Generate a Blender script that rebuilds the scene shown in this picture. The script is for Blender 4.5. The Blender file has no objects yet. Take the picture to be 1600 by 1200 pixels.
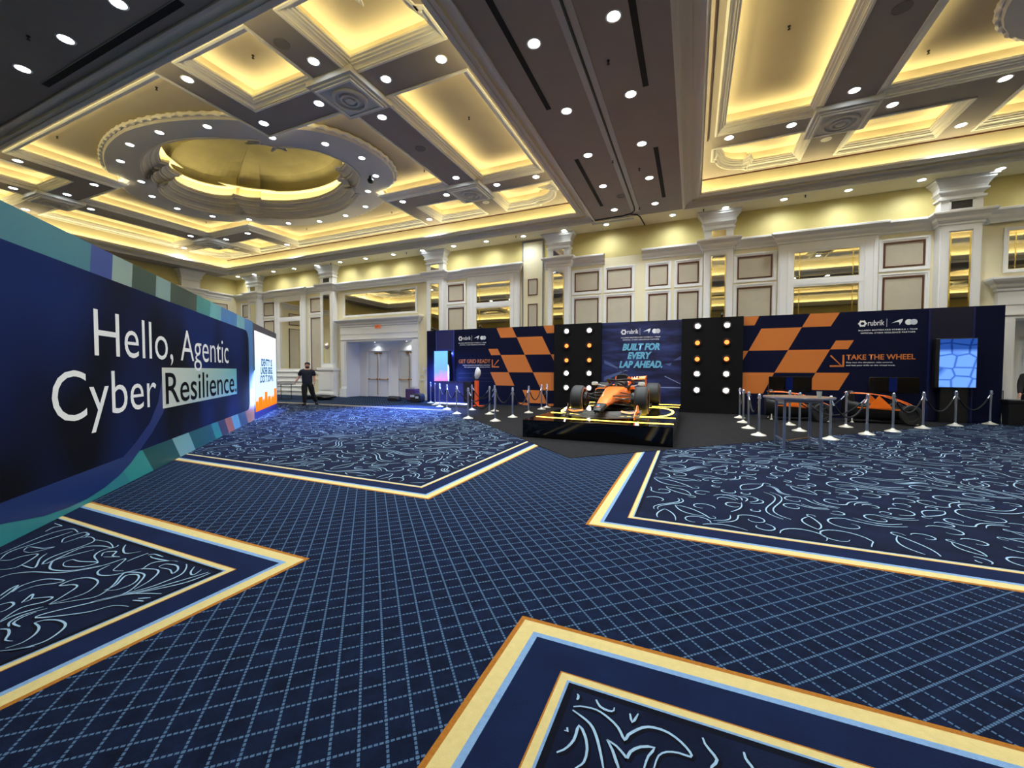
import bpy, bmesh, math, random
from math import sin, cos, pi, radians, sqrt, hypot, atan2
from mathutils import Vector, Matrix
from mathutils.geometry import tessellate_polygon
random.seed(7)
SC = bpy.context.scene
COL = SC.collection

# ------------------------------------------------------------------ camera
CAM_H, F_PX, YAW, PITCH, ROLL = 1.55, 638.5, 0.4152, 0.03243, 0.0018
def _cam():
    cd = bpy.data.cameras.new('camera')
    cd.sensor_fit = 'HORIZONTAL'; cd.sensor_width = 36.0
    cd.lens = F_PX / 1600 * 36.0
    cd.clip_start = 0.05; cd.clip_end = 200
    co = bpy.data.objects.new('camera', cd); COL.objects.link(co)
    Rz = Matrix(((cos(YAW), sin(YAW), 0), (-sin(YAW), cos(YAW), 0), (0, 0, 1)))
    Fw = Matrix(((1, 0, 0), (0, 0, -1), (0, 1, 0)))
    Rx = Matrix(((1, 0, 0), (0, cos(PITCH), -sin(PITCH)), (0, sin(PITCH), cos(PITCH))))
    Rr = Matrix(((cos(ROLL), -sin(ROLL), 0), (sin(ROLL), cos(ROLL), 0), (0, 0, 1)))
    R = Rr @ Rx @ Fw @ Rz
    m = Matrix((R[0], -R[1], -R[2])).transposed().to_4x4()
    m.translation = (0, 0, CAM_H)
    co.matrix_world = m
    SC.camera = co
_cam()

# ------------------------------------------------------------------ light levels
w = bpy.data.worlds.new('room_air'); SC.world = w; w.use_nodes = True
w.node_tree.nodes['Background'].inputs[0].default_value = (0.35, 0.45, 0.8, 1)
w.node_tree.nodes['Background'].inputs[1].default_value = 0.05
SC.view_settings.view_transform = 'Standard'; SC.view_settings.look = 'None'
SC.view_settings.exposure = 0.7; SC.view_settings.gamma = 1.0
SC.view_settings.use_curve_mapping = False
SC.cycles.use_denoising = True
SC.cycles.max_bounces = 7; SC.cycles.diffuse_bounces = 4; SC.cycles.glossy_bounces = 4
SC.cycles.sample_clamp_indirect = 6.0
SC.cycles.caustics_reflective = False; SC.cycles.caustics_refractive = False
DOWN_W = 230.0      # watts of one downlight
DOWN_DISC = 14.0    # radiance of its visible lens
COVE = 10.5          # radiance of the LED strips in the ceiling coves
COVE_COL = (1.0, 0.85, 0.42)

# ------------------------------------------------------------------ materials
def lin(c):
    return tuple(((v / 255) / 12.92 if v / 255 <= 0.04045 else ((v / 255 + 0.055) / 1.055) ** 2.4) for v in c)
MATS = {}
def mat(name, c, rough=0.6, metal=0.0, emit=0.0, var=0.0, scale=6.0, spec=0.5, coat=0.0, bump=0.0, bscale=200):
    if name in MATS: return MATS[name]
    m = bpy.data.materials.new(name); m.use_nodes = True
    nt = m.node_tree; b = nt.nodes['Principled BSDF']
    rgb = lin(c)
    b.inputs['Base Color'].default_value = (*rgb, 1)
    b.inputs['Roughness'].default_value = rough
    b.inputs['Metallic'].default_value = metal
    b.inputs['Specular IOR Level'].default_value = spec
    b.inputs['Coat Weight'].default_value = coat
    if emit:
        b.inputs['Emission Color'].default_value = (*rgb, 1)
        b.inputs['Emission Strength'].default_value = emit
    if var or bump:
        tc = nt.nodes.new('ShaderNodeTexCoord')
    if var:
        n = nt.nodes.new('ShaderNodeTexNoise'); n.inputs['Scale'].default_value = scale; n.inputs['Detail'].default_value = 5
        nt.links.new(tc.outputs['Object'], n.inputs['Vector'])
        r = nt.nodes.new('ShaderNodeValToRGB')
        r.color_ramp.elements[0].position = 0.3; r.color_ramp.elements[1].position = 0.7
        r.color_ramp.elements[0].color = (*[v * (1 - var) for v in rgb], 1)
        r.color_ramp.elements[1].color = (*[min(1, v * (1 + var)) for v in rgb], 1)
        nt.links.new(n.outputs['Fac'], r.inputs['Fac'])
        nt.links.new(r.outputs['Color'], b.inputs['Base Color'])
    if bump:
        n2 = nt.nodes.new('ShaderNodeTexNoise'); n2.inputs['Scale'].default_value = bscale
        nt.links.new(tc.outputs['Object'], n2.inputs['Vector'])
        bp = nt.nodes.new('ShaderNodeBump'); bp.inputs['Strength'].default_value = bump; bp.inputs['Distance'].default_value = 0.01
        nt.links.new(n2.outputs['Fac'], bp.inputs['Height'])
        nt.links.new(bp.outputs['Normal'], b.inputs['Normal'])
    MATS[name] = m
    return m
def emat(name, rgb, s):
    if name in MATS: return MATS[name]
    m = bpy.data.materials.new(name); m.use_nodes = True
    nt = m.node_tree; nt.nodes.clear()
    e = nt.nodes.new('ShaderNodeEmission'); o = nt.nodes.new('ShaderNodeOutputMaterial')
    e.inputs[0].default_value = (*rgb, 1); e.inputs[1].default_value = s
    nt.links.new(e.outputs[0], o.inputs[0])
    MATS[name] = m
    return m
WHITE = mat('painted_trim', (240, 239, 236), 0.45)
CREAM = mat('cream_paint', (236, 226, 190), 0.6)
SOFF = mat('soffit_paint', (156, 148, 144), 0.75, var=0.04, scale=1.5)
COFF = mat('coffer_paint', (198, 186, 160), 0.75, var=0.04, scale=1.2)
WALLP = mat('gold_wallpaper', (212, 196, 128), 0.6, var=0.08, scale=1.1)
FABRIC = mat('beige_wall_fabric', (196, 186, 164), 0.9, var=0.04, scale=3)
BROWN = mat('brown_wood_bead', (92, 52, 38), 0.4)
MIRROR = mat('mirror_glass', (236, 236, 228), 0.02, metal=1.0)
BEVEL = mat('mirror_bevel', (250, 236, 170), 0.12, metal=1.0)
CHROME = mat('chrome', (206, 220, 246), 0.3, metal=1.0)
BLACK = mat('black_paint', (8, 8, 10), 0.5)
BRASS = mat('brass', (190, 140, 70), 0.3, metal=1.0)
COVEM = emat('warm_cove_led', COVE_COL, COVE)
LENS = emat('downlight_lens', (0.88, 0.97, 1.0), DOWN_DISC)

# ------------------------------------------------------------------ mesh builder
class MB:
    def __init__(s): s.v = []; s.f = []; s.m = []; s.mi = 0; s.M = None
    def add(s, vs, fs):
        o = len(s.v)
        if s.M is not None: vs = [tuple(s.M @ Vector(p)) for p in vs]
        s.v += [tuple(p) for p in vs]
        for f in fs: s.f.append([i + o for i in f]); s.m.append(s.mi)
        return s
    def box(s, a, b):
        (x0, y0, z0), (x1, y1, z1) = a, b
        v = [(x0, y0, z0), (x1, y0, z0), (x1, y1, z0), (x0, y1, z0), (x0, y0, z1), (x1, y0, z1), (x1, y1, z1), (x0, y1, z1)]
        return s.add(v, [(0, 3, 2, 1), (4, 5, 6, 7), (0, 1, 5, 4), (1, 2, 6, 5), (2, 3, 7, 6), (3, 0, 4, 7)])
    def cbox(s, a, b, c):           # box with chamfered edges
        (x0, y0, z0), (x1, y1, z1) = a, b
        q = [(x0 + c, y0), (x1 - c, y0), (x1, y0 + c), (x1, y1 - c), (x1 - c, y1), (x0 + c, y1), (x0, y1 - c), (x0, y0 + c)]
        def sc(k):
            cx, cy = (x0 + x1) / 2, (y0 + y1) / 2
            return [(cx + (x - cx) * (1 - k / max(1e-6, (x1 - x0) / 2)), cy + (y - cy) * (1 - k / max(1e-6, (y1 - y0) / 2))) for x, y in q]
        rings = [[(x, y, z0) for x, y in sc(c)], [(x, y, z0 + c) for x, y in q], [(x, y, z1 - c) for x, y in q], [(x, y, z1) for x, y in sc(c)]]
        return s.rings(rings, True, True)
    def rings(s, R, cap0=False, cap1=False, close=False):
        n = len(R[0]); v = [p for r in R for p in r]; f = []
        K = len(R)
        for i in range(K if close else K - 1):
            a, b = i * n, ((i + 1) % K) * n
            for j in range(n):
                k = (j + 1) % n
                f.append((a + j, a + k, b + k, b + j))
        if cap0: f.append(tuple(range(n - 1, -1, -1)))
        if cap1: f.append(tuple(range((K - 1) * n, K * n)))
        return s.add(v, f)
    def strips(s, R):               # open cross-sections
        n = len(R[0]); v = [p for r in R for p in r]; f = []
        for i in range(len(R) - 1):
            for j in range(n - 1):
                f.append((i * n + j, i * n + j + 1, (i + 1) * n + j + 1, (i + 1) * n + j))
        return s.add(v, f)
    def prism(s, poly, y0, y1):     # polygon in x,z extruded along y
        n = len(poly)
        t = tessellate_polygon([[Vector((x, z, 0)) for x, z in poly]])
        v = [(x, y0, z) for x, z in poly] + [(x, y1, z) for x, z in poly]
        f = [tuple(q) for q in t] + [tuple(i + n for i in reversed(q)) for q in t]
        f += [(i, (i + 1) % n, (i + 1) % n + n, i + n) for i in range(n)]
        return s.add(v, f)
    def slab(s, poly, z0, z1):      # polygon in x,y extruded along z
        n = len(poly)
        t = tessellate_polygon([[Vector((x, y, 0)) for x, y in poly]])
        v = [(x, y, z0) for x, y in poly] + [(x, y, z1) for x, y in poly]
        f = [tuple(reversed(q)) for q in t] + [tuple(i + n for i in q) for q in t]
        f += [(i, (i + 1) % n, (i + 1) % n + n, i + n) for i in range(n)]
        return s.add(v, f)
    def fill(s, loops, z):          # flat polygon with holes
        L = [[Vector((x, y, 0)) for x, y in lp] for lp in loops]
        t = tessellate_polygon(L)
        return s.add([(p.x, p.y, z) for lp in L for p in lp], [tuple(q) for q in t])
    def wallfill(s, loops, y):      # polygon with holes standing in x,z
        L = [[Vector((x, z, 0)) for x, z in lp] for lp in loops]
        t = tessellate_polygon(L)
        return s.add([(p.x, y, p.y) for lp in L for p in lp], [tuple(q) for q in t])
    def tube(s, pts, r, n=8, caps=True, closed=False):
        pts = [Vector(p) for p in pts]; K = len(pts)
        rs = r if isinstance(r, (list, tuple)) else [r] * K
        R = []; prev = None
        for i, p in enumerate(pts):
            if closed: d = pts[(i + 1) % K] - pts[i - 1]
            else: d = pts[min(i + 1, K - 1)] - pts[max(i - 1, 0)]
            if d.length < 1e-9: d = Vector((0, 0, 1))
            d.normalize()
            if prev is None:
                u = d.orthogonal().normalized()
            else:
                u = (prev - d * prev.dot(d))
                u = u.normalized() if u.length > 1e-6 else d.orthogonal().normalized()
            prev = u; w_ = d.cross(u)
            R.append([tuple(p + (u * cos(2 * pi * k / n) + w_ * sin(2 * pi * k / n)) * rs[i]) for k in range(n)])
        return s.rings(R, caps and not closed, caps and not closed, closed)
    def lathe(s, prof, c=(0, 0, 0), n=20, caps=True):   # prof: (radius, z)
        R = [[(c[0] + r * cos(2 * pi * k / n), c[1] + r * sin(2 * pi * k / n), c[2] + z) for k in range(n)] for r, z in prof]
        return s.rings(R, caps and prof[0][0] > 1e-4, caps and prof[-1][0] > 1e-4)
    def ball(s, c, r, nu=14, nv=9):
        rx, ry, rz = r if isinstance(r, (tuple, list)) else (r, r, r)
        R = []
        for i in range(nv + 1):
            a = -pi / 2 + pi * i / nv
            R.append([(c[0] + rx * max(cos(a), 1e-3) * cos(2 * pi * k / nu), c[1] + ry * max(cos(a), 1e-3) * sin(2 * pi * k / nu), c[2] + rz * sin(a)) for k in range(nu)])
        return s.rings(R, True, True)
    def mesh(s, name, mats, smooth=False):
        me = bpy.data.meshes.new(name)
        me.from_pydata(s.v, [], s.f)
        for m in (mats if isinstance(mats, (list, tuple)) else [mats]): me.materials.append(m)
        me.polygons.foreach_set('material_index', s.m)
        if smooth: me.polygons.foreach_set('use_smooth', [True] * len(me.polygons))
        bm = bmesh.new(); bm.from_mesh(me)
        bmesh.ops.recalc_face_normals(bm, faces=bm.faces); bm.to_mesh(me); bm.free()
        if smooth:
            try: me.set_sharp_from_angle(angle=radians(38))
            except Exception: pass
        me.update()
        return me
    def obj(s, name, mats, parent=None, smooth=False):
        return link(name, s.mesh(name, mats, smooth), parent)

def link(name, me, parent=None):
    o = bpy.data.objects.new(name, me); COL.objects.link(o)
    if parent is not None: o.parent = parent
    return o
def tag(o, label=None, cat=None, group=None, kind=None):
    if label: o['label'] = label
    if cat: o['category'] = cat
    if group: o['group'] = group
    if kind: o['kind'] = kind
    return o
def thing(name, label, cat, loc=(0, 0, 0), rz=0.0, group=None):
    o = bpy.data.objects.new(name, None); COL.objects.link(o)
    o.empty_display_size = 0.1
    o.location = loc; o.rotation_euler = (0, 0, rz)
    return tag(o, label, cat, group)
def struct(o, label, cat='building'):
    return tag(o, label, cat, None, 'structure')
def dup(root, loc, rz=None, label=None, group=None):
    r = root.copy(); COL.objects.link(r); r.location = loc
    if rz is not None: r.rotation_euler = (0, 0, rz)
    if label: r['label'] = label
    if group: r['group'] = group
    for ch in list(root.children):
        c = ch.copy(); COL.objects.link(c); c.parent = r
        for g in list(ch.children):
            d = g.copy(); COL.objects.link(d); d.parent = c
    return r
ORD = ['first', 'second', 'third', 'fourth', 'fifth', 'sixth', 'seventh', 'eighth', 'ninth', 'tenth', 'eleventh', 'twelfth', 'thirteenth', 'fourteenth', 'fifteenth', 'sixteenth', 'seventeenth', 'eighteenth', 'nineteenth', 'twentieth', 'twenty-first', 'twenty-second', 'twenty-third', 'twenty-fourth']

def off_poly(path, d, closed=True):       # offset to the left of the path's direction
    n = len(path); out = []
    for i in range(n):
        p = Vector(path[i])
        a = Vector(path[i - 1]) if (closed or i > 0) else None
        b = Vector(path[(i + 1) % n]) if (closed or i < n - 1) else None
        e1 = (p - a).normalized() if a is not None else None
        e2 = (b - p).normalized() if b is not None else None
        if e1 is None: e1 = e2
        if e2 is None: e2 = e1
        n1 = Vector((-e1.y, e1.x)); n2 = Vector((-e2.y, e2.x))
        m = n1 + n2
        if m.length < 1e-6: m = n1.copy()
        m.normalize()
        k = d / max(0.35, m.dot(n1))
        out.append((p.x + m.x * k, p.y + m.y * k))
    return out
def moulding(mb, path, prof, closed=True):   # prof: (offset, z)
    R = [[(x, y, z) for x, y in off_poly(path, o, closed)] for o, z in prof]
    return mb.rings(R) if closed else mb.strips(R)
def rect(x0, y0, x1, y1): return [(x0, y0), (x1, y0), (x1, y1), (x0, y1)]   # counter-clockwise: positive offset is inward
# ------------------------------------------------------------------ room dimensions
YB, XL, XR, YR = 18.05, -28.5, 24.9, -11.2      # back, left, right, rear wall
Z0, Z1, Z2 = 7.65, 8.46, 8.98                  # soffit, bay ceiling, coffer ceiling
BAYS = [(-15.8, -27.2, -3.7), (11.5, -0.42, 23.5)]
BY0, BY1 = 4.38, 16.86

# ------------------------------------------------------------------ carpet
def carpet_mat():
    m = bpy.data.materials.new('navy_grid_carpet'); m.use_nodes = True
    nt = m.node_tree; N = nt.nodes; b = N['Principled BSDF']
    b.inputs['Roughness'].default_value = 0.95; b.inputs['Specular IOR Level'].default_value = 0.1
    tc = N.new('ShaderNodeTexCoord')
    mp = N.new('ShaderNodeMapping'); mp.inputs['Rotation'].default_value = (0, 0, radians(47)); mp.inputs['Scale'].default_value = (1 / .112,) * 3
    nt.links.new(tc.outputs['Object'], mp.inputs['Vector'])
    sp = N.new('ShaderNodeSeparateXYZ'); nt.links.new(mp.outputs[0], sp.inputs[0])
    def M(op, a, b_=None, c_=None):
        n = N.new('ShaderNodeMath'); n.operation = op
        for i, v in enumerate((a, b_, c_)):
            if v is None: continue
            if isinstance(v, (int, float)): n.inputs[i].default_value = v
            else: nt.links.new(v, n.inputs[i])
        return n.outputs[0]
    def dash(u, v):
        l = M('ABSOLUTE', M('SUBTRACT', M('FRACT', u), 0.5))
        l = M('LESS_THAN', l, 0.05)
        d = M('ABSOLUTE', M('SUBTRACT', M('FRACT', M('MULTIPLY', v, 5.0)), 0.5))
        return M('MULTIPLY', l, M('LESS_THAN', d, 0.36))
    g = M('MAXIMUM', dash(sp.outputs[0], sp.outputs[1]), dash(sp.outputs[1], sp.outputs[0]))
    ns = N.new('ShaderNodeTexNoise'); ns.inputs['Scale'].default_value = 7; ns.inputs['Detail'].default_value = 8; ns.inputs['Roughness'].default_value = 0.7
    nt.links.new(tc.outputs['Object'], ns.inputs['Vector'])
    rp = N.new('ShaderNodeValToRGB'); e = rp.color_ramp.elements
    e[0].position = .3; e[1].position = .72
    e[0].color = (*lin((5, 11, 28)), 1); e[1].color = (*lin((14, 27, 54)), 1)
    nt.links.new(ns.outputs['Fac'], rp.inputs[0])
    mx = N.new('ShaderNodeMix'); mx.data_type = 'RGBA'
    nt.links.new(g, mx.inputs[0]); nt.links.new(rp.outputs[0], mx.inputs[6]); mx.inputs[7].default_value = (*lin((70, 96, 124)), 1)
    nt.links.new(mx.outputs[2], b.inputs['Base Color'])
    n2 = N.new('ShaderNodeTexNoise'); n2.inputs['Scale'].default_value = 350
    nt.links.new(tc.outputs['Object'], n2.inputs['Vector'])
    bp = N.new('ShaderNodeBump'); bp.inputs['Strength'].default_value = .5; bp.inputs['Distance'].default_value = .006
    nt.links.new(n2.outputs['Fac'], bp.inputs['Height']); nt.links.new(bp.outputs['Normal'], b.inputs['Normal'])
    return m
CARPET = [carpet_mat(),
    mat('carpet_rust', (150, 96, 34), .95, var=.15, scale=60, spec=.1, bump=.4, bscale=300),
    mat('carpet_cream', (194, 176, 118), .95, var=.06, scale=25, spec=.1, bump=.4, bscale=300),
    mat('carpet_sky', (112, 144, 180), .95, var=.1, scale=40, spec=.1, bump=.4, bscale=300),
    mat('carpet_navy', (13, 25, 55), .95, var=.18, scale=4, spec=.1, bump=.4, bscale=300),
    mat('carpet_black', (7, 9, 20), .95, spec=.1),
    mat('carpet_pattern_ground', (11, 19, 41), .95, var=.35, scale=3.0, spec=.1, bump=.4, bscale=300),
    mat('carpet_scroll', (134, 162, 184), .95, var=.1, scale=30, spec=.1)]
# outlines of the acanthus leaves woven into the two near panels
LEAVES = [
[(-4.689, 1.202), (-4.697, 1.257), (-4.596, 1.339), (-4.4, 1.411), (-4.293, 1.514), (-4.241, 1.612), (-4.23, 1.743), (-4.125, 1.654), (-4.063, 1.601), (-3.985, 1.629)],
[(-4.203, 1.635), (-4.165, 1.556), (-4.097, 1.524), (-4.03, 1.53), (-3.964, 1.577), (-3.901, 1.705)],
[(-3.901, 1.705), (-3.78, 1.743), (-3.7, 1.716), (-3.617, 1.621), (-3.575, 1.518)],
[(-3.883, 1.697), (-3.939, 1.793), (-3.86, 1.866), (-3.737, 1.893), (-3.641, 1.879), (-3.52, 1.781), (-3.505, 1.657), (-3.52, 1.556), (-3.603, 1.392)],
[(-3.813, 1.776), (-3.821, 1.822), (-3.717, 1.845), (-3.626, 1.811), (-3.593, 1.758), (-3.684, 1.785), (-3.789, 1.77)],
[(-3.621, 1.325), (-3.577, 1.478), (-3.717, 1.634), (-3.813, 1.666), (-3.931, 1.628), (-3.905, 1.58), (-3.788, 1.49), (-3.7, 1.373), (-3.76, 1.286), (-3.857, 1.19)],
[(-3.752, 1.426), (-3.77, 1.498), (-3.874, 1.594), (-3.827, 1.639), (-3.748, 1.62), (-3.678, 1.552), (-3.68, 1.471), (-3.74, 1.427)],
[(-3.857, 1.19), (-3.916, 1.278), (-3.992, 1.372), (-4.062, 1.373), (-4.124, 1.329), (-4.155, 1.396), (-4.111, 1.459), (-4.002, 1.478), (-3.911, 1.449), (-3.83, 1.366), (-3.828, 1.292), (-3.857, 1.19)],
[(-4.307, 1.154), (-4.376, 1.228), (-4.351, 1.329), (-4.197, 1.377), (-4.198, 1.335), (-4.275, 1.26), (-4.274, 1.174)],
[(-4.311, 1.102), (-4.385, 1.171), (-4.404, 1.21), (-4.337, 1.166), (-4.243, 1.084)],
[(-4.052, 1.126), (-4.141, 1.202), (-4.054, 1.168), (-4.05, 1.134)],
[(-4.059, 1.178), (-3.961, 1.24), (-3.929, 1.188), (-3.968, 1.102), (-3.874, 0.986)],
[(-4.144, 1.058), (-4.127, 1.1), (-4.063, 1.094), (-4.018, 1.047), (-4.02, 1.025)],
[(-3.355, 1.916), (-3.414, 1.726), (-3.49, 1.543), (-3.603, 1.392), (-3.643, 1.315)],
[(-3.337, 1.893), (-3.358, 1.709), (-3.514, 1.481)],
[(-3.336, 1.565), (-3.525, 1.476), (-3.605, 1.355), (-3.717, 1.17), (-3.739, 1.097), (-3.684, 1.111), (-3.513, 1.25), (-3.456, 1.352), (-3.335, 1.395)],
[(-3.86, 0.982), (-3.885, 1.063), (-3.854, 1.164)],
[(-3.742, 0.986), (-3.805, 1.007), (-3.839, 1.073), (-3.803, 1.165)],
[(-3.682, 1.013), (-3.771, 1.012), (-3.811, 1.065), (-3.809, 1.118)],
[(-3.655, 1.064), (-3.643, 1.099), (-3.562, 1.135), (-3.47, 1.136), (-3.405, 1.099), (-3.352, 1.015), (-3.384, 0.935), (-3.46, 0.877)],
[(-3.655, 1.064), (-3.565, 1.056), (-3.491, 1.015), (-3.452, 0.954), (-3.467, 0.898)],
[(-3.417, 0.904), (-3.368, 0.95), (-3.325, 0.985)],
[(-3.752, 0.954), (-3.708, 0.973), (-3.639, 0.958), (-3.572, 0.926), (-3.522, 0.94)],
[(-5.325, 1.85), (-5.512, 1.864), (-5.515, 1.694), (-5.29, 1.361)],
[(-5.403, 1.839), (-5.341, 1.617), (-5.285, 1.419), (-5.138, 1.321)],
[(-5.15, 1.681), (-5.259, 1.741), (-5.278, 1.871), (-5.189, 1.863), (-5.14, 1.772), (-5.119, 1.682)],
[(-5.13, 1.798), (-5.074, 1.846), (-4.935, 1.819), (-4.88, 1.738), (-4.827, 1.53), (-4.747, 1.443), (-4.698, 1.448), (-4.834, 1.698), (-4.724, 1.788), (-4.59, 1.807), (-4.765, 1.852), (-4.962, 1.829)],
[(-5.213, 1.471), (-5.277, 1.521), (-5.12, 1.559), (-5.075, 1.611), (-5.091, 1.487), (-5.187, 1.463)],
[(-4.618, 1.856), (-4.585, 1.83), (-4.605, 1.742), (-4.525, 1.665), (-4.369, 1.628)],
[(-4.47, 1.689), (-4.538, 1.733), (-4.47, 1.783), (-4.388, 1.726), (-4.312, 1.742), (-4.435, 1.687)],
[(-4.603, 1.524), (-4.6, 1.56), (-4.503, 1.569), (-4.349, 1.62), (-4.36, 1.539), (-4.49, 1.481), (-4.579, 1.501), (-4.603, 1.524)],
[(-4.686, 1.725), (-4.709, 1.62), (-4.721, 1.506), (-4.65, 1.453), (-4.517, 1.415), (-4.35, 1.473), (-4.254, 1.606)],
[(-4.576, 1.895), (-4.481, 1.836), (-4.356, 1.796), (-4.293, 1.842), (-4.266, 1.893)],
[(-4.181, 1.892), (-4.175, 1.803), (-4.156, 1.723)],
[(-4.14, 1.855), (-4.112, 1.886), (-3.984, 1.888), (-3.895, 1.902)],
[(-4.099, 1.855), (-4.046, 1.842), (-3.88, 1.863), (-3.755, 1.902)],
[(-3.57, 1.901), (-3.489, 1.826), (-3.424, 1.809), (-3.46, 1.885), (-3.501, 1.908)],
[(-5.263, 1.878), (-5.173, 1.87), (-5.119, 1.825)],
[(-5.114, 1.314), (-5.048, 1.354), (-5.063, 1.407), (-5, 1.49), (-4.838, 1.352), (-4.826, 1.293), (-4.881, 1.252)],
[(-4.838, 1.352), (-4.681, 1.373), (-4.866, 1.46), (-4.955, 1.529)],
[(-3.345, 1.507), (-3.382, 1.483), (-3.41, 1.466)],
[(-3.336, 1.463), (-3.38, 1.453), (-3.416, 1.439)],
[(-5.639, 1.733), (-5.721, 1.821), (-5.689, 1.861), (-5.857, 1.865)],
[(-0.496, 1.778), (-0.451, 1.806), (-0.379, 1.817), (-0.32, 1.796), (-0.271, 1.762), (-0.236, 1.712), (-0.226, 1.744), (-0.175, 1.805), (-0.127, 1.826), (-0.07, 1.824), (-0.021, 1.799), (0.014, 1.765), (0.017, 1.743), (-0.027, 1.742), (-0.072, 1.727), (-0.101, 1.696), (-0.112, 1.645), (-0.117, 1.608)],
[(-0.496, 1.778), (-0.449, 1.762), (-0.387, 1.732), (-0.35, 1.684), (-0.319, 1.618), (-0.296, 1.56), (-0.274, 1.505)],
[(-0.304, 1.684), (-0.264, 1.671), (-0.228, 1.644), (-0.215, 1.636), (-0.207, 1.668), (-0.172, 1.707), (-0.119, 1.726), (-0.138, 1.679), (-0.148, 1.626), (-0.15, 1.576)],
[(-0.304, 1.684), (-0.276, 1.647), (-0.252, 1.601), (-0.242, 1.584), (-0.227, 1.542)],
[(-0.5, 1.528), (-0.457, 1.567), (-0.431, 1.628), (-0.429, 1.703), (-0.393, 1.665), (-0.37, 1.605), (-0.369, 1.549), (-0.386, 1.52), (-0.414, 1.476)],
[(-0.498, 1.661), (-0.496, 1.713), (-0.467, 1.656), (-0.498, 1.661)],
[(-0.489, 1.877), (-0.498, 1.84), (-0.473, 1.836), (-0.473, 1.864), (-0.489, 1.877)],
[(-0.391, 1.874), (-0.366, 1.842), (-0.327, 1.834), (-0.304, 1.845), (-0.308, 1.88)],
[(-0.24, 1.879), (-0.219, 1.816), (-0.2, 1.873)],
[(0.06, 1.877), (0.071, 1.83), (0.113, 1.772), (0.093, 1.733), (0.081, 1.679)],
[(0.214, 1.876), (0.217, 1.827), (0.234, 1.799), (0.256, 1.756)]]
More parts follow.
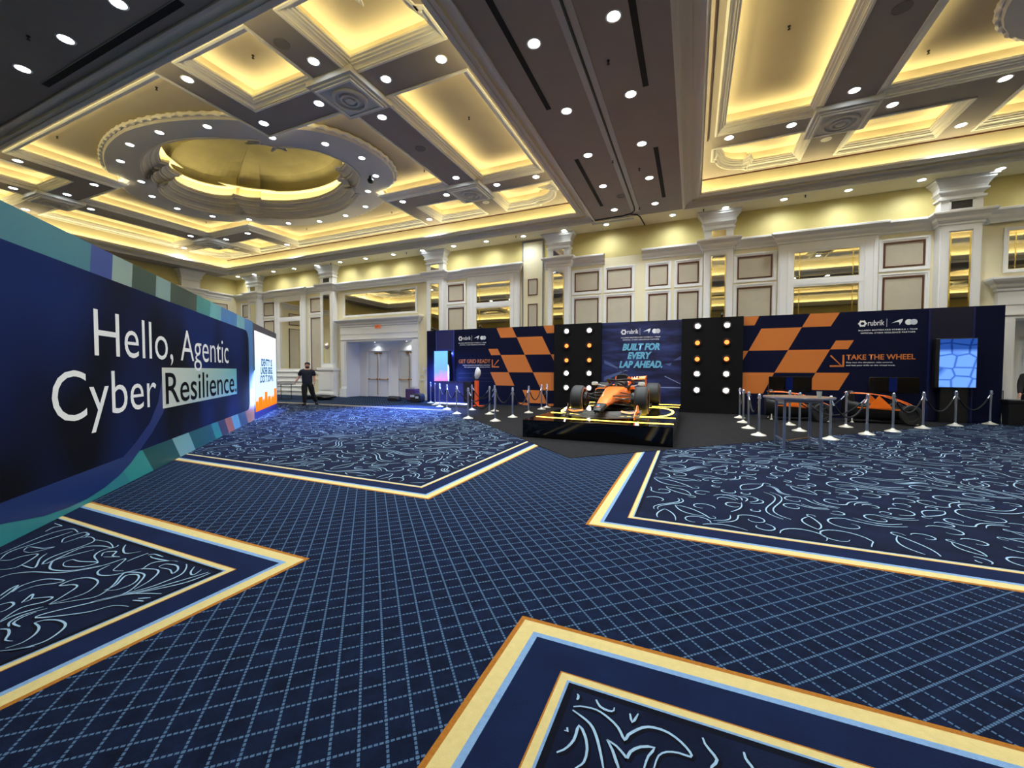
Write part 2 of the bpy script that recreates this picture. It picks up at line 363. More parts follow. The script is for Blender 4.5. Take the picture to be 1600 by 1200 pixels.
def build_floor():
    f = MB()
    f.mi = 0; f.add([(XL, YR, 0), (XR, YR, 0), (XR, YB + 1.5, 0), (XL, YB + 1.5, 0)], [(0, 1, 2, 3)])
    PAN = [(-24.0, 4.05, -2.88, 13.7), (-0.965, 4.03, 22, 17.6), (-24.0, -8.0, -2.86, 2.365), (-0.96, -8.0, 22, 2.35)]
    steps = [(0, 1), (.03, 2), (.12, 3), (.156, 4), (.362, 1), (.37, 2), (.41, 3), (.423, 5), (.455, 6)]
    for x0, y0, x1, y1 in PAN:
        for k, (d, mi) in enumerate(steps):
            f.mi = mi; z = .0005 * (k + 1)
            f.add([(x0 + d, y0 + d, z), (x1 - d, y0 + d, z), (x1 - d, y1 - d, z), (x0 + d, y1 - d, z)], [(0, 1, 2, 3)])
    f.mi = 7
    zt = .0053
    sh = MB()
    def ribbon(pts, wd, box):
        x0, y0, x1, y1 = box
        run = []
        def flush(run):
            if len(run) < 3: return
            R = []
            for i, (x, y) in enumerate(run):
                a = run[max(0, i - 1)]; b = run[min(len(run) - 1, i + 1)]
                dx, dy = b[0] - a[0], b[1] - a[1]; L = hypot(dx, dy) or 1
                t = i / (len(run) - 1); ww = wd * (.35 + .65 * sin(pi * min(1, .12 + t * .88)))
                R.append([(x - dy / L * ww, y + dx / L * ww, zt), (x + dy / L * ww, y - dx / L * ww, zt)])
            f.strips(R)
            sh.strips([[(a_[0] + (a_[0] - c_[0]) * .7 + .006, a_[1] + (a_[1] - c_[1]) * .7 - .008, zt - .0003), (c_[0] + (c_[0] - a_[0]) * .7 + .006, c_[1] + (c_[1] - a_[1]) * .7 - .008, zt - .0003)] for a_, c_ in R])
        for p in pts:
            if x0 < p[0] < x1 and y0 < p[1] < y1: run.append(p)
            else: flush(run); run = []
        flush(run)
    def flow(x, y):
        return 1.9 * sin(x * .83 + .6 * sin(y * .71)) + 1.6 * cos(y * .93 + .8 * sin(x * .57)) + .5 * sin(1.7 * x - 1.3 * y)
    OCC = set(); rep_ = [0]
    CS = .03
    def smooth(p):
        q = [p[0]] + list(p) + [p[-1]]; out = []
        for i in range(1, len(q) - 2):
            a, b, c, d = q[i - 1:i + 3]
            n = max(2, int(hypot(c[0] - b[0], c[1] - b[1]) / .02))
            for k in range(min(n, 8)):
                t = k / min(n, 8)
                out.append(tuple(.5 * (2 * b[j] + (c[j] - a[j]) * t + (2 * a[j] - 5 * b[j] + 4 * c[j] - d[j]) * t * t + (3 * b[j] - a[j] - 3 * c[j] + d[j]) * t ** 3) for j in (0, 1)))
        return out + [p[-1]]
    def cells(pts):
        out = set()
        for (ax, ay), (bx, by) in zip(pts, pts[1:]):
            n = max(1, int(hypot(bx - ax, by - ay) / (CS * .6)))
            for k in range(n + 1): out.add((int((ax + (bx - ax) * k / n) // CS), int((ay + (by - ay) * k / n) // CS)))
        return out
    def put(lines, wd, box, tol=.09):
        cs = set()
        for p in lines: cs |= cells(p)
        if sum(1 for c in cs if c in OCC) > tol * len(cs): return False
        for c in cs:
            for dx in (-1, 0, 1):
                for dy in (-1, 0, 1): OCC.add((c[0] + dx, c[1] + dy))
        for p in lines: ribbon(p, wd, box)
        return True
    def strokes(cx, cy, box):
        a = flow(cx, cy) + random.uniform(-.5, .5); s = random.uniform(.62, 1.3) if rep_[0] < 3 else random.uniform(.45, .8); hd = random.choice((1, -1)); kind = random.random()
        ca, sa = cos(a), sin(a); wd = .0072
        def T(x, y): y *= hd; return (cx + s * (x * ca - y * sa), cy + s * (x * sa + y * ca))
        if kind < .07:          # fan of nested hooks spreading from one stem
            L = []
            for k in range(6):
                an = -1.15 + k * .42; ln = .34 + .05 * sin(k * 2.1)
                L.append([T(ln * sin(t * pi * .58) * cos(an + .9 * t * t) * (1 if t < .9 else .97), ln * sin(t * pi * .58) * sin(an + .9 * t * t)) for t in [.18 + .82 * i / 11 for i in range(12)]])
            L.append([T(-.5 + .5 * i / 8, -.05 * sin(i / 8 * pi)) for i in range(9)])
            return put(L, wd, box, .12)
        if kind < .42:          # scroll: stem running into a spiral with a second line beside the stem
            pts = [T(-.5 + .5 * i / 9, -.2 + .09 * sin(i / 9 * pi)) for i in range(10)]
            for i in range(20):
                q = i / 19; th = -pi / 2 + q * 1.8 * pi; r = .2 * (1 - .72 * q); pts.append(T(.02 + r * cos(th), .0 + r * sin(th)))
            return put([pts, [T(-.48 + .4 * i / 9, -.27 + .09 * sin(i / 9 * pi)) for i in range(10)]], wd, box)
        if kind < .62:          # acanthus leaf outline ending in a hooked tip
            L_ = .42; up = []; dn = []
            for i in range(13):
                t = i / 12; bx = -L_ / 2 + L_ * t; bend = .2 * t * t
                up.append(T(bx - .06 * sin(t * pi), bend + .09 * sin(t * pi) ** .8)); dn.append(T(bx + .05 * sin(t * pi), bend - .05 * sin(t * pi)))
            hook = [T(L_ / 2 + .07 * sin(q), .2 + .07 * (1 - cos(q)) - .02 * q) for q in (.4, .8, 1.2, 1.7, 2.2, 2.8, 3.4)]
            return put([up + hook, dn], wd, box)
        if kind < .78:          # long parallel sweeps
            return put([[T(-.38 + .76 * i / 14 + .0 * o, o + .15 * sin((i / 14 - .5) * pi * 1.5) + .1 * max(0, i / 14 - .7)) for i in range(15)] for o in (0, .06, .12)[:random.choice((2, 3))]], wd, box)
        return put([[T((.13 - .075 * i / 14) * cos(.4 + 4.9 * i / 14), (.13 - .075 * i / 14) * sin(.4 + 4.9 * i / 14)) for i in range(15)]], wd, box)
    for c in LEAVES:
        q = smooth(c)
        bx = PAN[2] if c[0][0] < -2 else PAN[3]
        ribbon(q, .0062, (bx[0] + .475, bx[1] + .475, bx[2] - .475, bx[3] - .475)); OCC.update((cc[0] + dx, cc[1] + dy) for cc in cells(q) for dx in (-2, -1, 0, 1, 2) for dy in (-2, -1, 0, 1, 2))
    for x0, y0, x1, y1 in PAN:
        d = .475; box = (x0 + d, y0 + d, x1 - d, y1 - d)
        ax0, ay0 = max(box[0], -17), max(box[1], -.6)
        ax1, ay1 = min(box[2], 13.5), min(box[3], 17.4)
        g = .2
        for rep in range(7 if y0 > 0 else 3):
            rep_[0] = rep
            ny = int((ay1 - ay0) / g) + 1; nx = int((ax1 - ax0) / g) + 1
            for j in range(ny):
                for i in range(nx):
                    cx = ax0 + (i + random.random()) * g; cy = ay0 + (j + random.random()) * g
                    if cx + cy > 5.6 and cy - cx > 9.6 and cy < 17: continue     # covered by the charcoal carpet
                    if cx + cy < -4.6: continue
                    if y0 < 0 and (cy > .3 and cx < -2 or cy > 1.0 and -1 < cx < 1.2): continue
                    if rep and y0 > 0 and cy > 11: continue
                    strokes(cx, cy, box)
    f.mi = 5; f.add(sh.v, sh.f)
    o = f.obj('floor', CARPET)
    struct(o, 'navy ballroom carpet with scrollwork panels, cream borders and a dotted grid', 'floor')
build_floor()

bc = MB(); bc.slab([(-1.97, 6.98), (7.5, 16.45), (7.5, 16.57), (-11.5, 16.57), (-11.5, 16.51)], .0056, .009)
tag(bc.obj('exhibit_carpet', mat('charcoal_carpet', (27, 26, 27), .95, var=.25, scale=7, spec=.1, bump=.4, bscale=250)),
    'charcoal carpet laid in a point in front of the race display', 'carpet')

# ------------------------------------------------------------------ walls
NT = [0]
def trim_name():
    NT[0] += 1; return 'trim_%d' % NT[0]
PORT = [(-16.1, -18.43, -13.77), (11.45, 9.12, 13.78)]
wb = MB()
holes = [[(a, 0.0), (a, 3.2), (b, 3.2), (b, 0.0)] for _, a, b in PORT]
poly = [(XL, 0)]
for _, a, b in PORT: poly += [(a, 0), (a, 3.2), (b, 3.2), (b, 0)]
poly += [(XR, 0), (XR, 6.45), (XL, 6.45)]
wb.mi = 0; wb.wallfill([poly], YB)
wb.mi = 1; wb.wallfill([[(XL, 6.45), (XR, 6.45), (XR, Z0), (XL, Z0)]], YB)
wb.mi = 0
wb.add([(XL, YB + 2.6, -.02), (XR, YB + 2.6, -.02), (XR, YB + 2.6, Z0), (XL, YB + 2.6, Z0)], [(0, 1, 2, 3)])
WALLB = struct(wb.obj('wall_back', [CREAM, WALLP]), 'cream and gold panelled back wall of the ballroom', 'wall')
for nm, a, b, lab in (('wall_left', (XL, YR), (XL, YB), 'cream and gold left wall of the ballroom'),
                      ('wall_right', (XR, YR), (XR, YB), 'cream right wall of the ballroom'),
                      ('wall_rear', (XL, YR), (XR, YR), 'cream rear wall of the ballroom')):
    q = MB()
    for mi, z0, z1 in ((0, 0, 6.45), (1, 6.45, Z0)):
        q.mi = mi; q.add([(*a, z0), (*b, z0), (*b, z1), (*a, z1)], [(0, 1, 2, 3)])
    struct(q.obj(nm, [CREAM, WALLP]), lab, 'wall')

PIL = [-26.3, -19.75, -12.15, -5.55, 0.86, 7.72, 15.2, 22.0]
MIRBAY = [(-24.55, -21.75), (-10.35, -7.52), (2.85, 5.75)]
# entablature following every break in the wall
def entab_path():
    ev = []
    for x in PIL: ev.append((x - .52, x + .52, .35))
    for a, b in MIRBAY: ev.append((a, b, .14))
    ev.append((-19.0, -12.9, .10)); ev.append((8.5, 14.4, .10))
    xs = sorted({XL + .001, XR - .001} | {e for a, b, _ in ev for e in (a, b)})
    def dep(x):
        return max([d for a, b, d in ev if a < x < b] + [0.0])
    path = []
    for i in range(len(xs) - 1):
        d = dep((xs[i] + xs[i + 1]) / 2)
        for x in (xs[i], xs[i + 1]):
            p = (x, YB - d)
            if not path or hypot(path[-1][0] - p[0], path[-1][1] - p[1]) > 1e-4: path.append(p)
    out = []
    for p in path:
        if len(out) >= 2 and abs(out[-1][1] - out[-2][1]) < 1e-6 and abs(out[-1][1] - p[1]) < 1e-6: out[-1] = p
        else: out.append(p)
    return list(reversed(out))          # right to left: the room is on the left hand
EP = entab_path()
def split_path(path, x0, x1):           # part of the path between x0 and x1
    return [p for p in path if x0 <= p[0] <= x1]
ENT = [(0, 6.2), (.03, 6.22), (.03, 6.28), (.06, 6.3), (.1, 6.36), (.12, 6.44), (.2, 6.5), (.24, 6.54), (.24, 6.6), (.2, 6.62), (0, 6.62)]
for (x0, x1, lab) in ((XL, -7.5, 'white entablature moulding along the left half of the back wall'), (-6.3, -3.55, 'short white entablature moulding over the pilaster right of the pocket door'), (-2.0, XR, 'white entablature moulding along the right half of the back wall')):
    pth = split_path(EP, x0, x1)
    if x0 > XL: pth = pth + [(x0, pth[-1][1])]
    if x1 < XR: pth = [(x1, pth[0][1])] + pth
    m_ = MB(); moulding(m_, pth, ENT, False)
    n_ = len(ENT)
    struct(m_.obj(trim_name(), WHITE), lab, 'moulding')

# pilasters
def make_pilaster(x, idx, vent):
    lab = ['first', 'second', 'third', 'fourth', 'fifth', 'sixth', 'seventh', 'eighth'][idx]
    root = MB()
    y = YB - .33
    root.box((x - .5, y, 1.7), (x + .5, YB, 6.25))
    for sx in (-1, 1):
        root.box((x + sx * .38 - .09, y - .03, 1.75), (x + sx * .38 + .09, y, 6.2))
    root.box((x - .29, y - .03, 6.02), (x + .29, y, 6.2)); root.box((x - .29, y - .03, 1.75), (x + .29, y, 1.9))
    r = root.obj(trim_name(), WHITE)
    struct(r, '%s pilaster from the left on the back wall, with a mirror strip and flared capital' % lab, 'pilaster')
    b = MB()
    b.box((x - .6, y - .12, 0), (x + .6, YB, 1.58)); b.box((x - .66, y - .18, 0), (x + .66, YB, .22)); b.box((x - .66, y - .18, 1.56), (x + .66, YB, 1.72))
    b.box((x - .4, y - .15, .4), (x + .4, y - .1, 1.4))
    b.obj('plinth', WHITE, r)
    c = MB()
    c.box((x - .5, y, 6.6), (x + .5, YB, 7.06))
    rings = []
    for hw, z in ((.5, 7.0), (.56, 7.02), (.56, 7.08), (.5, 7.1), (.5, 7.14), (.55, 7.2), (.6, 7.24), (.6, 7.28), (.56, 7.3), (.58, 7.38), (.64, 7.48), (.7, 7.54), (.7, 7.58), (.75, 7.6), (.75, 7.66)):
        dy = y - (hw - .5)
        rings.append([(x - hw, dy, z), (x + hw, dy, z), (x + hw, YB, z), (x - hw, YB, z)])
    c.rings(rings, True, True)
    for a, b2, z0, z1 in ((-.3, .3, 6.66, 6.71), (-.3, .3, 6.96, 7.01), (-.3, -.25, 6.66, 7.01), (.25, .3, 6.66, 7.01)):
        c.box((x + a, y - .02, z0), (x + b2, y, z1))
    c.obj('capital', WHITE, r)
    v = MB(); v.box((x - .25, y - .006, 6.71), (x + .25, y, 6.96))
    v.obj('vent' if vent else 'small_mirror', mat('dark_vent', (52, 46, 40), .6) if vent else MIRROR, r)
    mm = MB(); mm.box((x - .235, y - .012, 1.98), (x + .235, y - .002, 5.98))
    mo = mm.obj('mirror_strip', MIRROR, r)
    e = MB()
    for sx in (-1, 1): e.box((x + sx * .235 - .02, y - .016, 1.98), (x + sx * .235 + .02, y - .006, 5.98))
    e.obj('mirror_bevel', BEVEL, mo)
    if idx in (1, 2):
        s_ = MB(); s_.lathe([(.2, 0), (.2, .03), (.12, .05), (.06, .09), (.02, .12)], n=24)
        so = s_.obj('round_sconce', mat('sconce_glass', (240, 225, 215), .15, metal=.6), r, True)
        so.rotation_euler = (pi / 2, 0, 0); so.location = (x, y - .015, 3.0)
    return r
for i, x in enumerate(PIL): make_pilaster(x, i, i in (1, 5))

# fabric panels with brown bead inside white frames
def frame_boxes(m, x0, x1, z0, z1, t, y0, y1):
    m.box((x0, y0, z0), (x1, y1, z0 + t)); m.box((x0, y0, z1 - t), (x1, y1, z1))
    m.box((x0, y0, z0 + t), (x0 + t, y1, z1 - t)); m.box((x1 - t, y0, z0 + t), (x1, y1, z1 - t))
def fabric_panel(x0, x1, z0, z1, y=YB):
    p = MB(); p.box((x0, y - .012, z0), (x1, y + .01, z1)); po = p.obj('fabric_panel', FABRIC, WALLB)
    b = MB(); frame_boxes(b, x0 - .02, x1 + .02, z0 - .02, z1 + .02, .045, y - .035, y); b.obj('brown_bead', BROWN, po)
    w_ = MB(); frame_boxes(w_, x0 - .15, x1 + .15, z0 - .15, z1 + .15, .05, y - .045, y)
    frame_boxes(w_, x0 - .1, x1 + .1, z0 - .1, z1 + .1, .06, y - .025, y); w_.obj('white_frame', WHITE, po)
for x0, x1 in ((-27.8, -27.05), (-25.67, -24.75), (-21.4, -20.5), (-11.52, -10.65), (-4.86, -3.83), (-3.43, -2.43), (-1.7, -.99), (-.58, .16), (1.56, 2.66), (5.95, 6.98)):
    fabric_panel(x0, x1, 5.1, 5.9); fabric_panel(x0, x1, 1.55, 4.73)
# the pocket door leaf beside the third pilaster
pd = MB(); pd.box((-7.36, YB - .05, 0), (-6.42, YB + .01, 7.55))
PD = struct(pd.obj('door_9', CREAM), 'tall cream pocket door leaf of the folding partition, beside the fourth pilaster', 'door')
g_ = MB(); frame_boxes(g_, -7.42, -6.36, 0, 7.62, .045, YB - .07, YB); g_.obj('door_frame', mat('grey_bead', (140, 138, 140), .5), PD)
for z0, z1 in ((5.1, 5.82), (1.4, 4.66)):
    p = MB(); p.box((-7.1, YB - .06, z0), (-6.66, YB - .04, z1)); po = p.obj('fabric_panel', FABRIC, PD)
    b = MB(); frame_boxes(b, -7.12, -6.64, z0 - .02, z1 + .02, .04, YB - .08, YB - .05); b.obj('brown_bead', BROWN, po)

def wall_mirror(x0, x1, z0, z1, y, label):
    t = thing('wall_mirror', label, 'mirror', ((x0 + x1) / 2, y, z0), group='mirrors on the back wall')
    hw, h = (x1 - x0) / 2, z1 - z0
    m = MB(); m.box((-hw, -.02, 0), (hw, 0, h)); m.obj('glass', MIRROR, t)
    f = MB(); frame_boxes(f, -hw - .1, hw + .1, -.1, h + .1, .1, -.05, 0); f.obj('frame', WHITE, t)
    b = MB()
    frame_boxes(b, -hw, hw, 0, h, .02, -.024, -.018)
    for sx in (-1, 1): b.box((sx * (hw - .17) - .014, -.026, 0), (sx * (hw - .17) + .014, -.019, h))
    for z in (.1, h - .1): b.box((-hw, -.026, z - .008), (hw, -.019, z + .008))
    b.obj('bevelled_border', BEVEL, t)
for i, (a, b) in enumerate(MIRBAY):
    # fluted surround standing forward of the wall
    s = MB()
    y = YB - .13
    s.box((a, y, 0), (a + .42, YB, 6.22)); s.box((b - .42, y, 0), (b, YB, 6.22)); s.box((a + .42, y, 5.92), (b - .42, YB, 6.22))
    s.box((a + .42, y, 4.68), (b - .42, YB, 4.86)); s.box((a + .42, y, 0), (b - .42, YB, 1.62))
    for sx in (a + .06, a + .3, b - .36, b - .12): s.box((sx, y - .02, 1.7), (sx + .05, y, 6.1))
    for z in (.25, .55, .85, 1.15, 1.45): s.box((a, y - .05, z), (b, y, z + .05))
    struct(s.obj(trim_name(), WHITE), 'white %s mirror surround on the back wall' % ['left', 'middle', 'right'][i], 'moulding')
    w_ = ['at the far left near the corner', 'above the left display wall', 'above the checked right display wall'][i]
    wall_mirror(a + .5, b - .5, 4.9, 5.86, YB - .07, 'wide upper mirror %s' % w_)
    wall_mirror(a + .5, b - .5, 1.66, 4.62, YB - .07, 'tall lower mirror %s' % w_)

# door portals
WHITED = mat('white_door_paint', (226, 228, 232), .4)
def portal(cx, a, b, k, words, nd):
    s = MB()
    # casing
    for x0, x1 in ((a - .42, a), (b, b + .42)):
        s.box((x0, YB - .16, 0), (x1, YB + .0, 3.62)); s.box((x0 - .05, YB - .24, 0), (x1 + .05, YB, .5))
        s.box((x0 + .08, YB - .19, .7), (x1 - .08, YB - .16, 3.1))
    s.box((a, YB - .16, 3.2), (b, YB, 3.62)); s.box((a - .42, YB - .18, 3.62), (b + .42, YB, 4.05))
    s.box((a - .42, YB - .2, 3.3), (b + .42, YB - .16, 3.36))
    pth = [(b + .42, YB - .0), (b + .42, YB - .18), (a - .42, YB - .18), (a - .42, YB - .0)]
    moulding(s, pth, [(0, 4.02), (.04, 4.06), (.04, 4.12), (.1, 4.18), (.12, 4.26), (.22, 4.34), (.26, 4.4), (.26, 4.46), (0, 4.47)], False)
    s.box((a - .42, YB - .18, 4.02), (b + .42, YB, 4.45))
    # recess
    yb = YB + .9
    s.add([(a, YB, 0), (a, yb, 0), (a, yb, 3.2), (a, YB, 3.2)], [(0, 1, 2, 3)])
    s.add([(b, YB, 0), (b, yb, 0), (b, yb, 3.2), (b, YB, 3.2)], [(0, 1, 2, 3)])
    s.add([(a, YB, 3.2), (b, YB, 3.2), (b, yb, 3.2), (a, yb, 3.2)], [(0, 1, 2, 3)])
    dl, dr = (cx - 1.7, cx - .1), (cx + .6, cx + 2.2)
    s.wallfill([[(a, 0), (dl[0], 0), (dl[0], 2.68), (dl[1], 2.68), (dl[1], 0), (dr[0], 0), (dr[0], 2.68), (dr[1], 2.68), (dr[1], 0), (b, 0), (b, 3.2), (a, 3.2)]], yb)
    for d0, d1 in (dl, dr):
        frame_boxes(s, d0 - .14, d1 + .14, -.2, 2.82, .14, yb - .04, yb + .02)
    struct(s.obj(trim_name(), WHITE), 'white door portal with a deep cornice at the %s of the back wall' % words, 'portal')
    for q, (d0, d1) in enumerate((dl, dr)):
        xm = (d0 + d1) / 2
        for h, (x0, x1) in enumerate(((d0 + .01, xm - .006), (xm + .006, d1 - .01))):
            nd[0] += 1
            m = MB(); m.box((x0, yb + .02, .01), (x1, yb + .07, 2.66))
            frame_boxes(m, x0 + .12, x1 - .12, 1.25, 2.5, .02, yb + .005, yb + .02); frame_boxes(m, x0 + .12, x1 - .12, .2, .95, .02, yb + .005, yb + .02)
            d = struct(m.obj('door_%d' % nd[0], WHITED), '%s leaf of the %s white double door in the %s portal' % (('left', 'right')[h], ('left', 'right')[q], words), 'door')
            p = MB(); p.tube([(x0 + .06, yb - .05, 1.04), (x1 - .06, yb - .05, 1.04)], .022); p.box((x0 + .06, yb - .05, 1.0), (x0 + .12, yb + .02, 1.08)); p.box((x1 - .12, yb - .05, 1.0), (x1 - .06, yb + .02, 1.08))
            p.obj('push_bar', BRASS, d)
            xr = x1 - .05 if h == 0 else x0 + .05
            if h == 0:
                p = MB(); p.box((xr - .012, yb - .005, .1), (xr + .012, yb + .02, 2.6)); p.obj('vertical_rod', BRASS, d)
            p = MB(); p.box((xr - .2 if h == 0 else xr, yb - .04, 2.52), (xr if h == 0 else xr + .2, yb + .02, 2.6)); p.obj('closer', BRASS, d)
        # downlight inside the recess
        downlight(xm, YB + .62, 3.2, 'small downlight in the recess over the %s double door of the %s portal' % (('left', 'right')[q], words), None, .05, 14, small=True)
    w_ = MB()
    wall_mirror(cx - 2.5, cx + 2.52, 4.74, 5.94, YB - .02, 'wide transom mirror above the %s door portal' % words)

# ------------------------------------------------------------------ downlights
_DL = {}
def downlight(x, y, z, label, group, r=.11, watts=None, small=False, lit=True):
    key = (r, watts, lit)
    if key not in _DL:
        a = MB(); a.lathe([(r, -.004), (r + .025, -.008), (r + .03, 0), (r + .03, .004)], n=24, caps=False); a1 = a.mesh('trim_ring', WHITE, True)
        b = MB(); b.lathe([(.001, -.003), (r, -.003)], n=24); b1 = b.mesh('lens', LENS if lit else mat('unlit_lens', (190, 190, 184), .3))
        l = bpy.data.lights.new('downlight_beam', 'SPOT'); l.energy = watts or DOWN_W; l.color = (.88, .95, 1.0)
        l.spot_size = radians(166 if watts == 90 else 130); l.spot_blend = 1.0 if watts == 90 else .9; l.shadow_soft_size = r
        _DL[key] = (a1, b1, l)
    a1, b1, l = _DL[key]
    t = thing('recessed_downlight', label, 'ceiling light', (x, y, z), 0, group)
    link('trim_ring', a1, t); link('lens', b1, t)
    if not lit: return t
    if watts == 90 and min(abs(x - p) for p in PIL) < .8: return t
    lo = bpy.data.objects.new('beam', l); COL.objects.link(lo); lo.parent = t; lo.location = (0, 0, -.03)
    return t
_nd = [0]
portal(-16.1, -18.43, -13.77, 0, 'left', _nd)
portal(11.45, 9.12, 13.78, 1, 'right', _nd)
# skirting of the back wall
bb = MB(); segs = [(XL, -18.9), (-13.3, 8.65), (14.25, XR)]
for a, b in segs: bb.box((a, YB - .03, 0), (b, YB, .18)); bb.box((a, YB - .04, 1.0), (b, YB, 1.06)); bb.box((a, YB - .04, 1.3), (b, YB, 1.36))
struct(bb.obj('baseboard_back', WHITE), 'white skirting and dado rails along the back wall', 'skirting')
# exit sign over the left portal
ex = thing('exit_sign', 'small red lit exit sign above the left door portal', 'sign', (-16.02, YB - .19, 3.9))
m = MB(); m.box((-.2, -.03, 0), (.2, 0, .2)); m.obj('housing', mat('sign_orange', (214, 120, 70), .4, emit=.25), ex); words_exit = None

# left wall dressing
lw = MB()
lp = [(XL, YB - .001), (XL, 15.8), (XL + .3, 15.8), (XL + .3, 14.5), (XL, 14.5), (XL, YR)]
lp2 = [(XL, YB - .35)] + lp[1:]
moulding(lw, list(lp2), ENT, False)
lw.box((XL, 14.65, 1.7), (XL + .3, 15.65, 6.25)); lw.box((XL, 14.65, 6.6), (XL + .3, 15.65, 7.1))
rings = []
for hw, z in ((.5, 7.0), (.56, 7.05), (.5, 7.12), (.56, 7.22), (.6, 7.28), (.58, 7.36), (.66, 7.5), (.7, 7.58), (.75, 7.6), (.75, 7.66)):
    rings.append([(XL, 15.15 - hw, z), (XL + .3 + hw - .5, 15.15 - hw, z), (XL + .3 + hw - .5, 15.15 + hw, z), (XL, 15.15 + hw, z)])
lw.rings(rings, True, True)
struct(lw.obj(trim_name(), WHITE), 'white entablature and pilaster on the left wall', 'moulding')
for y0, y1 in ((16.5, 17.4), (12.2, 13.9)):
    p = MB(); p.box((XL, y0, 5.1), (XL + .03, y1, 5.9)); p.box((XL, y0, 1.5), (XL + .03, y1, 4.73)); po = p.obj('fabric_panel', FABRIC, bpy.data.objects['wall_left'])
    b = MB()
    for z0, z1 in ((5.1, 5.9), (1.5, 4.73)):
        b.box((XL, y0 - .04, z0 - .04), (XL + .05, y1 + .04, z0)); b.box((XL, y0 - .04, z1), (XL + .05, y1 + .04, z1 + .04))
        b.box((XL, y0 - .04, z0), (XL + .05, y0, z1)); b.box((XL, y1, z0), (XL + .05, y1 + .04, z1))
    b.obj('brown_bead', BROWN, po)
# ------------------------------------------------------------------ ceiling
ce = MB()
REAR = -14.4     # the next pair of bays, seen in the wall mirrors
ce.mi = 0
ce.mi = 2; ce.fill([rect(XL, BY1, XR, YB)], Z0); ce.mi = 0  # strip coloured cream for the light bounced up from the back wall
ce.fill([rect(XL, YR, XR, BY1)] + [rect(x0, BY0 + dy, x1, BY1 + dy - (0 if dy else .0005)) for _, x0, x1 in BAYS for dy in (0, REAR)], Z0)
CROWN = [(0, Z0), (0, Z0 - .04), (.06, Z0 - .04), (.06, Z0 - .01), (.09, Z0), (.1, Z0 + .05), (.13, Z0 + .1), (.19, Z0 + .14), (.28, Z0 + .165), (.42, Z0 + .17), (.48, Z0 + .165), (.48, Z0 + .14), (.56, Z0 + .14), (.58, Z0 + .17), (.6, Z0 + .2), (.63, Z0 + .2), (.63, Z0 + .26), (.59, Z0 + .26), (.57, Z0 + .2), (.33, Z0 + .2)]
FI = .34        # inset of the lit fascia behind the crown
LIPS = [(-.05, 0), (-.05, -.035), (.0, -.035), (.0, -.015), (.03, -.01), (.035, .02), (.07, .05), (.12, .065), (.12, .09), (.17, .1), (.18, .13), (.22, .14), (.22, .19), (.18, .19), (.16, .12), (-.02, .12)]
def arc(cx, cy, r, a0, a1, n=9):
    return [(cx + r * cos(radians(a0 + (a1 - a0) * i / n)), cy + r * sin(radians(a0 + (a1 - a0) * i / n))) for i in range(n + 1)]
def scallop(x0, y0, x1, y1, cx, cy):
    """corner coffer: three square corners, the fourth (towards cx,cy) a stepped quarter round"""
    w_, h_ = x1 - x0, y1 - y0
    sx, sy = (1 if cx > (x0 + x1) / 2 else -1), (1 if cy > (y0 + y1) / 2 else -1)
    R = min(w_, h_) * .52
    px, py = (x1 if sx > 0 else x0), (y1 if sy > 0 else y0)
    st = .13
    ctr = (px - sx * (R + st), py - sy * (R + st))
    a = [(px, py - sy * (R + st)), (px - sx * st, py - sy * (R + st))]
    a += [(ctr[0] + sx * R * cos(t * pi / 2), ctr[1] + sy * R * sin(t * pi / 2)) for t in [i / 9 for i in range(10)]]
    a += [(px - sx * (R + st), py - sy * st), (px - sx * (R + st), py)]
    ox, oy = (x0 if sx > 0 else x1), (y0 if sy > 0 else y1)
    q = a + [(ox, py), (ox, oy), (px, oy)]
    ar = sum(q[i][0] * q[(i + 1) % len(q)][1] - q[(i + 1) % len(q)][0] * q[i][1] for i in range(len(q)))
    return q if ar > 0 else list(reversed(q))
def quad4(q):       # first-quadrant outline -> full closed outline, counter-clockwise
    a = q[:]                                  # from (0,+y) to (+x,0)
    full = list(reversed(a))                  # (+x,0) .. (0,+y)
    full += [(-x, y) for x, y in a[1:]]       # (0,+y) .. (-x,0)
    full += [(-x, -y) for x, y in list(reversed(a))[1:]]
    full += [(x, -y) for x, y in a[1:-1]]
    return full
def smooth_arc(x0, y0, x1, y1, bul, n=8):
    out = []
    for i in range(n + 1):
        t = i / n
        px, py = x0 + (x1 - x0) * t, y0 + (y1 - y0) * t
        L = hypot(x1 - x0, y1 - y0); nx, ny = -(y1 - y0) / L, (x1 - x0) / L
        b = bul * 4 * t * (1 - t)
        out.append((px + nx * b, py + ny * b))
    return out
RO = smooth_arc(0, 4.12, 3.95, 2.95, .28, 10) + [(4.0, 2.33)] + smooth_arc(4.55, 2.28, 6.02, 0, .45, 8)
RI = smooth_arc(0, 2.72, 2.5, 1.98, .2, 8) + [(2.36, 1.78)] + smooth_arc(2.5, 1.72, 3.05, 1.02, .14, 5) + [(3.2, 1.05)] + smooth_arc(3.3, 1.1, 4.15, 0, .25, 7)
def dense(path, step):
    out = []
    for i in range(len(path)):
        a, b = Vector(path[i]), Vector(path[(i + 1) % len(path)])
        n = max(1, int((b - a).length / step))
        for k in range(n): out.append(tuple(a + (b - a) * k / n))
    return out
def led(name, path, o0, o1, z, parent):
    m = MB(); moulding(m, path, [(o0, z), (o1, z)])
    o = m.obj(name, COVEM, parent); return o

